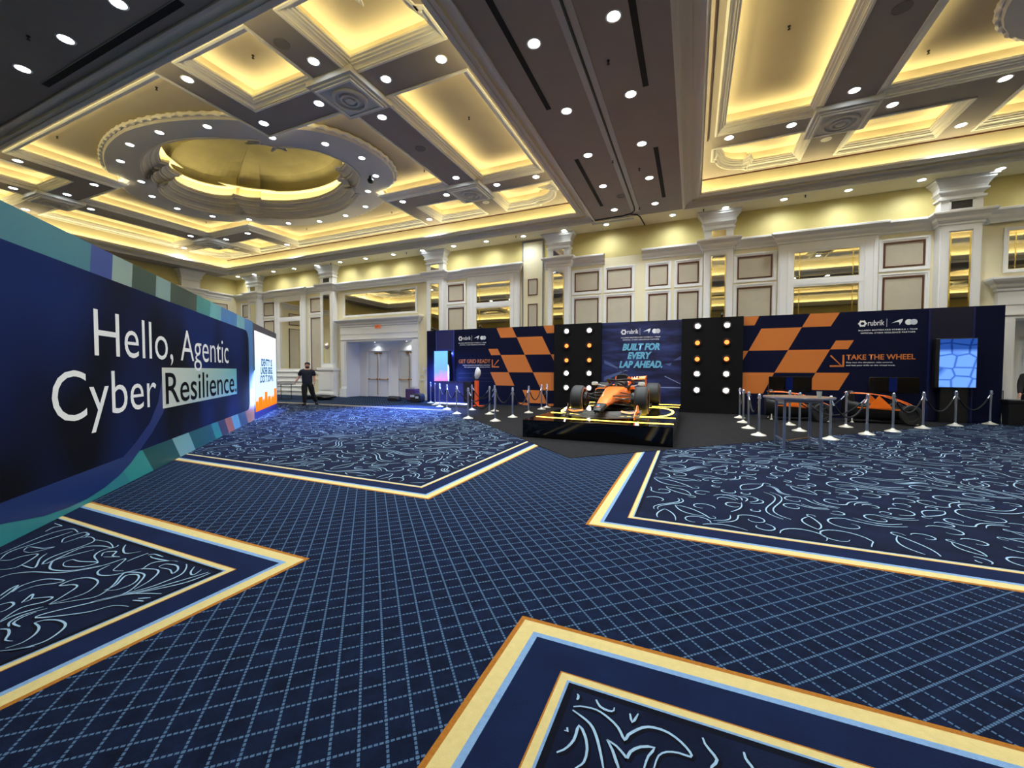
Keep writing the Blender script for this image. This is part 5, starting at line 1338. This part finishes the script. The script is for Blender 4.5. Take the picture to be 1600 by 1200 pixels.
# ------------------------------------------------------------------ two driving simulators
def simulator(x, y, rz, label):
    t = thing('race_simulator', label, 'driving simulator', (x, y, .014), rz, 'driving simulators')
    m = MB(); m.rings(loft(resample([(-1.5, .12, .3, .16, .5, 0), (-.9, .12, .5, .28, .45, 0), (-.2, .1, .62, .36, .45, 0), (.4, .1, .66, .4, .5, 0), (.9, .12, .8, .3, .6, 0)])), True, True); m.obj('chassis', CARB, t, True)
    m = MB()
    for sx in (-1, 1):
        m.tube([(sx * .3, .8, .98), (sx * .36, .2, .97), (sx * .34, -.4, .9), (sx * .24, -1.0, .7), (sx * .14, -1.45, .5)], .015, 6)
    m.obj('orange_rail', PAP, t, True)
    for sx in (-1, 1):
        m = MB(); m.prism([(-.55, .5), (.25, .5), (-.1, .92)], -.012, .012); o = m.obj('side_fin', PAP, t); o.rotation_euler = (0, 0, pi / 2); o.location = (sx * .42, 0, 0)
        m = MB(); m.prism([(-1.3, .42), (.6, .5), (.6, .53), (-1.3, .46)], -.01, .01); o = m.obj('side_stripe', PAP, t); o.rotation_euler = (0, 0, pi / 2); o.location = (sx * .4, 0, 0)
    m = MB(); m.cbox((-.22, .2, .4), (.22, .75, .55), .04); m.cbox((-.24, .6, .5), (.24, .8, 1.05), .05); m.obj('seat', BLACK, t)
    m = MB(); m.lathe([(.13, -.015), (.15, 0), (.13, .015), (.11, 0)], n=16, caps=False); m.box((-.11, -.03, -.01), (.11, .03, .01)); o = m.obj('steering_wheel', BLACK, t); o.matrix_local = Matrix.Translation((0, -.25, .82)) @ Matrix.Rotation(radians(60), 4, 'X')
    for sx in (-1, 1):
        m = MB(); m.lathe([(.3, -.1), (.32, -.08), (.32, .08), (.3, .1), (.2, .1), (.19, .05), (.001, .04)], n=24); o = m.obj('dummy_wheel', RUB, t, True); o.rotation_euler = (0, pi / 2 * sx, 0); o.location = (sx * .6, -1.0, .325)
    m = MB()
    for sx in (-1, 1):
        for y_ in (-1.3, .7): m.lathe([(.06, 0), (.06, .02), (.02, .03), (.02, .2)], (sx * .3, y_, 0), 10)
    m.obj('levelling_foot', mat('foot_pale', (220, 214, 196), .4), t)
    t.scale = (.8, .74, .9)
    return t
simulator(2.85, 15.45, radians(90), 'orange and black driving simulator behind the tall cocktail table')
simulator(4.95, 15.62, radians(90), 'orange and black driving simulator below the words TAKE THE WHEEL')
for x0, x1, lab in ((2.4, 3.62, 'wide black monitor on a stand behind the cocktail table'), (5.1, 6.32, 'wide black monitor on a stand under the words TAKE THE WHEEL')):
    t = thing('simulator_monitor', lab, 'monitor', ((x0 + x1) / 2, 16.35, .0095)); hw = (x1 - x0) / 2
    m = MB(); m.cbox((-hw, -.03, .86), (hw, .04, 1.36), .012); m.obj('panel', mat('monitor_black', (6, 6, 10), .12), t)
    m = MB(); m.box((-.05, .04, 0), (.05, .1, 1.1)); m.box((-.35, -.12, 0), (.35, .18, .03)); m.obj('stand', BLACK, t)
    m = MB(); m.box((-.12, -.034, .92), (.08, -.03, 1.34)); m.obj('painted_glint', emat('monitor_glint', (.02, .04, .25), .12), t)  # faint glowing strip stands in for a blue reflection on the glass
# ------------------------------------------------------------------ rope stanchions
SA = []
def stanchion(x, y, label, group):
    z = .0056 if on_carpet(x, y) == 0 else .0095
    if not SA:
        t = thing('rope_stanchion', label, 'stanchion', (x, y, z), 0, group)
        m = MB(); m.lathe([(.165, 0), (.165, .012), (.15, .022), (.1, .04), (.06, .055), (.035, .075), (.03, .09)], n=28); m.obj('base', mat('polished_base', (226, 222, 204), .28, metal=.55), t, True)
        m = MB(); m.lathe([(.026, .07), (.026, .9)], n=16); m.obj('pole', CHROME, t, True)
        m = MB(); m.lathe([(.026, .885), (.045, .89), (.045, .905), (.03, .91), (.03, .935), (.04, .94), (.04, .95), (.024, .955), (.03, .965), (.032, .978), (.02, .992), (.001, .996)], n=16); m.obj('finial', CHROME, t, True)
        SA.append(t); return t
    return dup(SA[0], (x, y, z), None, label, group)
def on_carpet(x, y): return 1 if (y > 8.6 + x and y > 4.65 - x and y < 16.9) else 0
STL = [(-11.36, 16.19), (-10.55, 15.37), (-9.82, 14.64), (-8.91, 13.8), (-7.67, 12.51), (-6.59, 11.45), (-7.88, 13.99), (-6.56, 12.91), (-6.85, 13.91), (-5.49, 11.19), (-5.42, 12.35), (-5.46, 13.9), (-5.49, 15.38), (-5.55, 16.2)]
LL = ['at the far left end of the display wall', 'second from the left end of the left queue', 'third from the left end of the left queue', 'fourth from the left end of the left queue, before the blue counter', 'fifth from the left end of the left queue', 'nearest the camera on the edge of the patterned carpet', 'standing just before the middle of the blue counter', 'at the front of the inner lane, right of the counter', 'in the inner lane beside the orange post', 'nearest the camera on the charcoal carpet left of the platform', 'left of the platform, second of the line running to the wall', 'left of the platform, third of the line running to the wall', 'before the lower orange checks, fourth of the line running to the wall', 'closest to the left light tower']
for (x, y), s_ in zip(STL, LL): stanchion(x, y, 'chrome rope stanchion ' + s_, 'stanchions of the left queue')
STR = [(1.45, 15.3), (1.41, 13.92), (1.4, 12.59), (1.48, 11.32), (2.57, 13.9), (2.55, 12.6), (2.88, 11.35), (3.9, 14.0), (3.92, 12.58), (4.72, 13.47), (5.73, 14.56), (6.84, 15.63), (8.0, 16.56)]
RL = ['farthest back beside the right light tower', 'second of the line right of the platform', 'third of the line right of the platform', 'nearest the platform corner, left of the cocktail table', 'behind the cocktail table, the farther of two', 'behind the cocktail table, the nearer of two', 'just right of the cocktail table', 'in the inner lane between the two simulators', 'at the edge of the patterned carpet before the second simulator', 'at the right end of the second simulator', 'fourth from the right end of the right queue, left of the niche screen' , 'before the cell patterned screen', 'at the far right end of the display wall']
RL[10] = 'at the left edge of the niche with the cell patterned screen'
for (x, y), s_ in zip(STR, RL): stanchion(x, y, 'chrome rope stanchion ' + s_, 'stanchions of the right queue')
VEL = mat('velvet_black', (9, 8, 14), .9)
def rope(a, b, sag, label, group):
    a, b = Vector((*a, .885)), Vector((*b, .885)); d = (b - a); L = d.length; d.normalize()
    a2, b2 = a + d * .05, b - d * .05
    t = thing('velvet_rope', label, 'rope', tuple((a2 + b2) / 2), 0, group)
    c = (a2 + b2) / 2
    pts = []
    for i in range(17):
        u = i / 16; p = a2.lerp(b2, u); p.z -= sag * (1 - (2 * u - 1) ** 2) + .02; pts.append(tuple(p - c))
    m = MB(); m.tube(pts[1:-1], .019, 8); m.obj('rope', VEL, t, True)
    for q, pth in ((0, pts[:2]), (1, pts[-2:])):
        m = MB(); m.tube(pth, .014, 8); m.obj('hook', CHROME, t, True)
def ropes(P, pairs, nm):
    for i, (a, b, sag) in enumerate(pairs):
        L = [LL, RL][nm == 'right']
        rope(P[a], P[b], sag, 'velvet rope on stanchion ' + (L[a].split(',')[0] if L[a].count('platform, ') == 0 and L[a].count('table, ') == 0 else L[a]), 'velvet ropes of the %s queue' % nm)
ropes(STL, [(0, 1, .3), (2, 3, .3), (3, 4, .34), (4, 7, .42), (5, 9, .5), (6, 8, .4), (8, 10, .45), (10, 11, .5), (11, 12, .42), (12, 13, .3)], 'left')
ropes(STR, [(0, 1, .35), (2, 3, .35), (4, 7, .4), (5, 8, .42), (6, 8, .4), (9, 10, .4), (10, 11, .42), (11, 12, .42)], 'right')

# ------------------------------------------------------------------ cocktail table and cup
t = thing('cocktail_table', 'tall cocktail table with four steel legs and a round wooden top', 'table', (1.96, 9.86, .006), radians(3))
STEEL = mat('blue_steel', (150, 166, 205), .36, metal=.9)
m = MB(); m.lathe([(.001, 1.0), (.58, 1.0), (.6, 1.005), (.6, 1.03), (.595, 1.035), (.001, 1.035)], n=48, caps=False); tt = m.obj('table_top', mat('table_wood', (120, 104, 88), .25), t, True)
m = MB(); m.lathe([(.6, 1.003), (.606, 1.003), (.606, 1.034), (.6, 1.034)], n=48, caps=False); m.obj('edge_band', STEEL, tt, True)
for sx in (-1, 1):
    for sy in (-1, 1):
        m = MB(); m.cbox((sx * .3 - .022, sy * .33 - .022, 0), (sx * .3 + .022, sy * .33 + .022, .995), .004); m.obj('leg', STEEL, t)
m = MB()
for sx in (-1, 1): m.box((sx * .3 - .015, -.31, .93), (sx * .3 + .015, .31, .97))
for sy in (-1, 1): m.box((-.31, sy * .33 - .015, .93), (.31, sy * .33 + .015, .97))
m.obj('apron', STEEL, t)
for sx in (-1, 1): m = MB(); m.box((sx * .3 - .012, -.31, .16), (sx * .3 + .012, .31, .185)); m.obj('stretcher', STEEL, t)
m = MB(); m.tube([(-.29, -.31, .172), (.29, .31, .172)], .012, 6); m.obj('cross_bar', BRASS, t)
t = thing('plastic_cup', 'clear plastic cup standing on the tall cocktail table', 'cup', (2.25, 9.6, 1.042))
m = MB(); m.lathe([(.03, 0), (.033, .002), (.045, .115), (.048, .118), (.043, .116), (.031, .006), (.001, .006)], n=20, caps=False)
CUP = mat('clear_plastic', (205, 215, 215), .15); CUP.node_tree.nodes['Principled BSDF'].inputs['Transmission Weight'].default_value = .6
m.obj('cup_wall', CUP, t, True)

# ------------------------------------------------------------------ people
def skin_mesh(name, pts, edges, radii, root=0, sub=2):
    me = bpy.data.meshes.new(name); me.from_pydata([tuple(p) for p in pts], edges, [])
    o = bpy.data.objects.new(name, me); COL.objects.link(o)
    bpy.context.view_layer.update()
    o.modifiers.new('skin', 'SKIN')
    sl = me.skin_vertices[0].data if me.skin_vertices else None
    if sl is None:
        bm = bmesh.new(); bm.from_mesh(me); bm.verts.layers.skin.verify(); bm.to_mesh(me); bm.free(); sl = me.skin_vertices[0].data
    for i, r in enumerate(radii):
        sl[i].radius = r if isinstance(r, tuple) else (r, r)
        sl[i].use_root = (i == root)
    s_ = o.modifiers.new('sub', 'SUBSURF'); s_.levels = sub; s_.render_levels = sub
    dg = bpy.context.evaluated_depsgraph_get()
    out = bpy.data.meshes.new_from_object(o.evaluated_get(dg))
    bpy.data.objects.remove(o); bpy.data.meshes.remove(me)
    out.polygons.foreach_set('use_smooth', [True] * len(out.polygons))
    return out
SKIN = mat('skin', (196, 140, 116), .5); HAIR = mat('dark_hair', (26, 18, 16), .8)
TEE = mat('navy_tee', (17, 20, 38), .85); TROU = mat('black_trousers', (12, 13, 20), .85); SHOE = mat('black_shoe', (10, 10, 12), .5)
def person(label, loc, rz, J, H=1.82, shirt_sleeve=.55, long_sleeve=False, beard=True, watch=False, tee=TEE):
    """J: joint positions in the figure's own frame (x to its left, -y forward, z up)"""
    t = thing('person', label, 'person', loc, rz)
    V = lambda k: Vector(J[k])
    pts, ed, rd = [], [], []
    idx = {}
    def add(k, p, r, par=None):
        idx[k] = len(pts); pts.append(Vector(p)); rd.append(r)
        if par is not None: ed.append((idx[par], idx[k]))
    add('pelvis', V('pelvis'), (.16, .115)); add('waist', V('waist'), (.15, .11), 'pelvis'); add('chest', V('chest'), (.18, .125), 'waist'); add('upper', V('upper'), (.15, .1), 'chest')
    add('neck0', V('neck'), .062, 'upper'); add('neck1', V('head') + Vector((0, .015, -.1)), .058, 'neck0'); add('headc', V('head') + Vector((0, .01, 0)), (.085, .098), 'neck1'); add('crown', V('head') + Vector((0, .015, .085)), (.07, .08), 'headc')
    fingers = []
    for s in ('l', 'r'):
        sx = 1 if s == 'l' else -1
        add(s + 'sh', V(s + 'sh'), .068, 'upper'); add(s + 'ua', V(s + 'sh').lerp(V(s + 'el'), .5), .056, s + 'sh'); add(s + 'el', V(s + 'el'), .043, s + 'ua'); add(s + 'fa', V(s + 'el').lerp(V(s + 'wr'), .4), .043, s + 'el'); add(s + 'wr', V(s + 'wr'), .027, s + 'fa')
        d = (V(s + 'wr') - V(s + 'el')).normalized(); side = V(s + 'side').normalized(); nrm = d.cross(side).normalized(); side = nrm.cross(d).normalized()
        add(s + 'pm', V(s + 'wr') + d * .06, (.036, .016), s + 'wr')
        fingers.append((V(s + 'wr'), d, side, nrm if nrm.dot(Vector((0, 0, -1))) >= 0 or True else -nrm))
        add(s + 'hip', V(s + 'hip'), .105, 'pelvis'); add(s + 'th', V(s + 'hip').lerp(V(s + 'kn'), .45), .088, s + 'hip'); add(s + 'kn', V(s + 'kn'), .06, s + 'th'); add(s + 'cf', V(s + 'kn').lerp(V(s + 'an'), .35), .057, s + 'kn'); add(s + 'an', V(s + 'an'), .036, s + 'cf'); add(s + 'toe', V(s + 'toe'), .035, s + 'an')
    body = skin_mesh('body', pts, ed, rd)
    bm = bmesh.new(); bm.from_mesh(body)
    # face: nose, ears, brow, lips; fingers
    hd = V('head')
    ex = MB()
    ex.tube([hd + Vector((0, -.085, .03)), hd + Vector((0, -.108, -.012)), hd + Vector((0, -.09, -.022))], [.008, .016, .012], 8)
    for sx in (-1, 1): ex.ball(tuple(hd + Vector((sx * .084, .012, .0))), (.012, .022, .032), 10, 7)
    ex.tube([hd + Vector((-.022, -.088, -.052)), hd + Vector((0, -.096, -.05)), hd + Vector((.022, -.088, -.052))], [.004, .007, .004], 6)
    for wr, d, side, nrm in fingers:
        for k, (off, ln) in enumerate(((-.027, .072), (-.009, .082), (.009, .077), (.026, .06))):
            b0 = wr + d * .085 + side * off
            ex.tube([b0 - d * .03, b0 + d * ln * .35 + nrm * .006, b0 + d * ln * .7 + nrm * .02, b0 + d * ln * .9 + nrm * .038], [.0095, .009, .0085, .007], 7)
        ex.tube([wr + d * .02 - side * .02, wr + d * .05 - side * .05, wr + d * .085 - side * .052 + nrm * .012], [.012, .011, .008], 7)
    e2 = ex.mesh('extras', SKIN, True)
    bm.from_mesh(e2); bm.to_mesh(body); bm.free()
    body.polygons.foreach_set('use_smooth', [True] * len(body.polygons))
    body.materials.clear(); body.materials.append(SKIN)
    link('body', body, t)
    m = MB()
    for sx in (-1, 1): m.ball(tuple(hd + Vector((sx * .033, -.088, .012))), (.013, .009, .008), 8, 6)
    m.obj('eyes', mat('eye_dark', (30, 24, 24), .3), t, True)
    # hair
    m = MB(); R = []
    for i in range(8):
        a = pi / 2 * i / 7; R.append([(hd.x + .096 * cos(a) * cos(u), hd.y + .018 + (.108 if sin(u) > 0 else .098) * cos(a) * sin(u), hd.z + .056 + (-.06 if (sin(u) > -.1 and i == 0) else 0) + .076 * sin(a)) for u in [2 * pi * k / 18 for k in range(18)]])
    m.rings(R, True, True); m.obj('hair', HAIR, t, True)
    if beard:
        m = MB(); m.rings([[(hd.x + rx * cos(u), hd.y - .012 + ry * sin(u), hd.z + z) for u in [pi + pi * k / 11 for k in range(12)] + [0.0]] for rx, ry, z in ((.086, .088, -.055), (.082, .094, -.075), (.066, .088, -.105), (.03, .05, -.125))], True, True); m.obj('beard', HAIR, t, True)
    # shirt
    sp_, se, sr = [], [], []
    si = {}
    def sadd(k, p, r, par=None):
        si[k] = len(sp_); sp_.append(Vector(p)); sr.append(r)
        if par is not None: se.append((si[par], si[k]))
    sadd('hem', V('pelvis') + Vector((0, 0, -.2)), (.215, .18)); sadd('waist', V('waist'), (.2, .165), 'hem'); sadd('chest', V('chest'), (.215, .165), 'waist'); sadd('upper', V('upper') + Vector((0, 0, -.0)), (.165, .125), 'chest'); sadd('col', V('neck') + Vector((0, 0, .02)), .085, 'upper')
    for s in ('l', 'r'):
        sadd(s + 'sh', V(s + 'sh') + Vector((0, 0, -.025)), .082, 'upper')
        k = 1.0 if long_sleeve else shirt_sleeve
        sadd(s + 'm', V(s + 'sh').lerp(V(s + 'el'), .55 if long_sleeve else k * .7), .092, s + 'sh')
        if long_sleeve:
            sadd(s + 'el', V(s + 'el'), .07, s + 'm'); sadd(s + 'w', V(s + 'el').lerp(V(s + 'wr'), .95), .052, s + 'el')
        else:
            sadd(s + 'e', V(s + 'sh').lerp(V(s + 'el'), k * 1.6), .09, s + 'm')
    me = skin_mesh('shirt', sp_, se, sr); me.materials.clear(); me.materials.append(tee); link('shirt', me, t)
    # trousers
    tp_, te, tr_ = [V('waist').lerp(V('pelvis'), .6), V('pelvis') + Vector((0, 0, -.04))], [(0, 1)], [(.2, .16), (.21, .17)]
    for s in ('l', 'r'):
        o = len(tp_)
        tp_ += [V(s + 'hip'), V(s + 'hip').lerp(V(s + 'kn'), .5), V(s + 'kn'), V(s + 'kn').lerp(V(s + 'an'), .5), V(s + 'kn').lerp(V(s + 'an'), .97)]; tr_ += [.14, .125, .1, .09, .085]
        te += [(1, o), (o, o + 1), (o + 1, o + 2), (o + 2, o + 3), (o + 3, o + 4)]
    me = skin_mesh('trousers', tp_, te, tr_, 1); me.materials.clear(); me.materials.append(TROU); link('trousers', me, t)
    for s in ('l', 'r'):
        a, b = V(s + 'an'), V(s + 'toe'); f = (b - a); f.z = 0; f.normalize()
        zb = min(b.z, a.z) - .035
        me = skin_mesh('shoe', [a + Vector((0, 0, .0)) - f * .05, a.lerp(b, .35) + Vector((0, 0, -.02)), b, b + f * .05 + Vector((0, 0, -.006))], [(0, 1), (1, 2), (2, 3)], [(.07, .07), (.075, .065), (.068, .055), (.05, .04)])
        me.materials.clear(); me.materials.append(SHOE); link('shoe', me, t)
    if watch:
        w0 = V('lwr'); d = (V('lwr') - V('lel')).normalized()
        m = MB(); m.tube([w0 - d * .035, w0 - d * .01], .035, 12); m.obj('watch', mat('watch_pale', (170, 190, 210), .3), t, True)
    return t
JW = dict(pelvis=(0, 0, .97), waist=(0, .0, 1.13), chest=(0, 0, 1.33), upper=(0, .01, 1.47), neck=(0, .01, 1.56), head=(0.01, -.015, 1.7),
    lsh=(.2, .01, 1.47), lel=(.25, .03, 1.2), lwr=(.25, -.04, .95), lside=(0, -1, 0),
    rsh=(-.2, .01, 1.47), rel=(-.28, .05, 1.21), rwr=(-.4, -.03, 1.0), rside=(0, -1, 0),
    lhip=(.1, 0, .93), lkn=(.17, .06, .52), lan=(.3, .2, .12), ltoe=(.33, .08, .045),
    rhip=(-.1, 0, .93), rkn=(-.1, -.05, .5), ran=(-.1, -.03, .085), rtoe=(-.14, -.17, .045))
person('person in a dark navy t-shirt and black trousers walking past the far screen', (-15.6, 12.9, .0065), radians(48), JW, watch=True).scale = (1.14, 1.12, 1.04)
JR = dict(pelvis=(0, 0, .95), waist=(0, 0, 1.1), chest=(0, -.03, 1.3), upper=(0, -.03, 1.44), neck=(0, -.03, 1.53), head=(0, -.06, 1.67),
    lsh=(.2, -.03, 1.44), lel=(.26, .05, 1.17), lwr=(.26, -.06, .93), lside=(0, -1, 0),
    rsh=(-.2, -.03, 1.44), rel=(-.29, -.1, 1.13), rwr=(-.38, -.27, .895), rside=(0, -1, 0),
    lhip=(.1, 0, .91), lkn=(.11, -.03, .5), lan=(.11, .03, .085), ltoe=(.13, -.12, .045),
    rhip=(-.1, 0, .91), rkn=(-.11, -.03, .5), ran=(-.11, .03, .085), rtoe=(-.13, -.12, .045))
t = thing('waste_bin', 'black wheeled bin with a thin handle rod beside the right end of the display wall', 'bin', (8.43, 16.5, .006))
m = MB(); R = []
for hx, hy, z in ((.17, .17, .02), (.175, .175, .04), (.2, .2, .62), (.22, .22, .66), (.22, .22, .7), (.2, .2, .7), (.185, .185, .62), (.16, .16, .1)):
    R.append([(-hx, -hy, z), (hx, -hy, z), (hx, hy, z), (-hx, hy, z)])
m.rings(R, True, True); m.obj('tub', mat('bin_black', (12, 12, 16), .5), t)
m = MB(); m.cbox((-.23, -.23, .7), (.23, .23, .74), .015); m.obj('lid', MATS['bin_black'], t)
m = MB(); m.tube([(-.2, .1, .6), (-.21, .1, 1.0)], .012, 8); m.obj('handle_rod', BLACK, t)
m = MB()
for sx in (-1, 1): m.tube([(sx * .12 - .015, .12, .02), (sx * .12 + .015, .12, .02)], .02, 12)
m.obj('wheel', BLACK, t)
t.scale = (.82, .82, 1)
person('person in dark sleeves resting a hand on the black bin at the right edge', (8.98, 16.84, .0065), radians(0), JR, long_sleeve=True, beard=False, tee=mat('dark_jumper', (22, 17, 18), .9))

# ------------------------------------------------------------------ things along the far wall
t = thing('folding_table', 'dark folding table behind the end of the video wall', 'table', (-20.35, 15.1, .006))
m = MB(); m.cbox((-.9, -.38, .79), (.75, .38, .83), .008); m.obj('table_top', mat('table_grey', (70, 66, 70), .5), t)
for x in (-.8, .5):
    for y in (-.3, .3):
        m = MB(); m.tube([(x, y, 0), (x, y, .8)], .018, 8); m.obj('leg', BLACK, t, True)
for x in (-.8, .5): m = MB(); m.tube([(x, -.3, .12), (x, .3, .12)], .012, 6); m.obj('stretcher', BLACK, t)
m = MB()
for k in range(5):
    pts = [(-18.15 + .75 * cos(a + k) * (1 + .1 * k) + .1 * sin(3 * a), 15.7 + .3 * sin(a + k) * (1 + .08 * k), .05 + .035 * k + .02 * sin(2 * a)) for a in [2 * pi * i / 24 for i in range(24)]]
    m.tube(pts, .045, 6, closed=True)
tag(m.obj('cable_coil', BLACK, None, True), 'heap of coiled black cable on the carpet behind the walking person', 'cable')
t = thing('flight_case', 'purple brown case standing by the left end of the display wall', 'case', (-13.0, 16.95, .006))
m = MB(); m.cbox((-.3, -.2, .04), (.3, .2, .62), .02); m.obj('case_body', mat('case_plum', (72, 44, 74), .5), t)
m = MB(); m.tube([(-.1, 0, .62), (-.1, 0, .66), (.1, 0, .66), (.1, 0, .62)], .012, 6); m.obj('handle', BLACK, t)
m = MB()
for sx in (-1, 1): m.tube([(sx * .22 - .02, -.1, .03), (sx * .22 + .02, -.1, .03)], .03, 10)
m.obj('wheel', BLACK, t)
t = thing('equipment_bag', 'open black equipment bag on the floor between the case and the display wall', 'bag', (-12.25, 16.35, .006))
m = MB(); m.rings(loft([(-.24, .0, .36, .26, .5, 0), (-.2, .0, .42, .3, .45, 0), (.2, 0, .42, .3, .45, 0), (.24, 0, .36, .26, .5, 0)]), True, True); m.obj('bag_body', mat('bag_black', (14, 14, 18), .7), t, True)
m = MB(); m.box((-.24, -.25, .26), (.0, -.235, .36)); m.box((.06, -.25, .2), (.24, -.235, .3)); m.obj('pale_patch', mat('patch_pale', (190, 200, 215), .5), t)
m = MB(); m.tube([(-.2, 0, .4), (-.12, 0, .52), (.12, 0, .52), (.2, 0, .4)], .014, 6); m.obj('strap', BLACK, t, True)
t = thing('equipment_bag', 'low black soft bag lying left of the plum case', 'bag', (-13.75, 16.5, .006))
m = MB(); m.rings(loft([(-.2, .0, .16, .3, .6, 0), (-.1, 0, .26, .38, .5, 0), (.1, 0, .24, .36, .5, 0), (.2, 0, .14, .28, .6, 0)]), True, True); m.obj('bag_body', MATS['bag_black'], t, True)
# small clips on the wall tops; the two blue beams are added carpet wash
for x, tx, ty, e, lab in ((-11.6, -11.0, 12.6, 6500, 'left end of the left display wall, with added blue lamp'), (-9.0, -9.6, 12.4, 5500, 'wall above the words GET GRID READY, added for blue wash'), (.95, .95, 14.0, 0, 'light tower right of the centre display')):
    y0 = YD - .12 if e else YD - .3
    t = thing('wall_top_clip', 'tiny black clip on the ' + lab, 'clip light', (x, y0 + .2, HD))
    v = Vector((tx - x, ty - y0, -HD)).normalized()
    m = MB(); m.box((-.03, -.04, 0), (.03, .04, .05)); m.box((-.015, -.16, .04), (.015, .04, .06)); m.obj('clamp', BLACK, t)
    m = MB(); m.lathe([(.03, .06), (.04, .05), (.04, -.05), (.045, -.06), (.035, -.06), (.03, -.04)], n=12); q = m.obj('head', BLACK, t, True); q.location = (0, -.16, .09); q.rotation_euler = v.to_track_quat('-Z', 'Y').to_euler()
    if e:
        l = bpy.data.lights.new('added_wash_beam', 'SPOT'); l.energy = e; l.color = (.14, .27, 1.0); l.spot_size = radians(60); l.spot_blend = 1.0; l.shadow_soft_size = .04
        lo = bpy.data.objects.new('beam', l); COL.objects.link(lo); lo.parent = t; lo.location = Vector((0, -.16, .09)) + v * .08; lo.rotation_euler = v.to_track_quat('-Z', 'Y').to_euler()
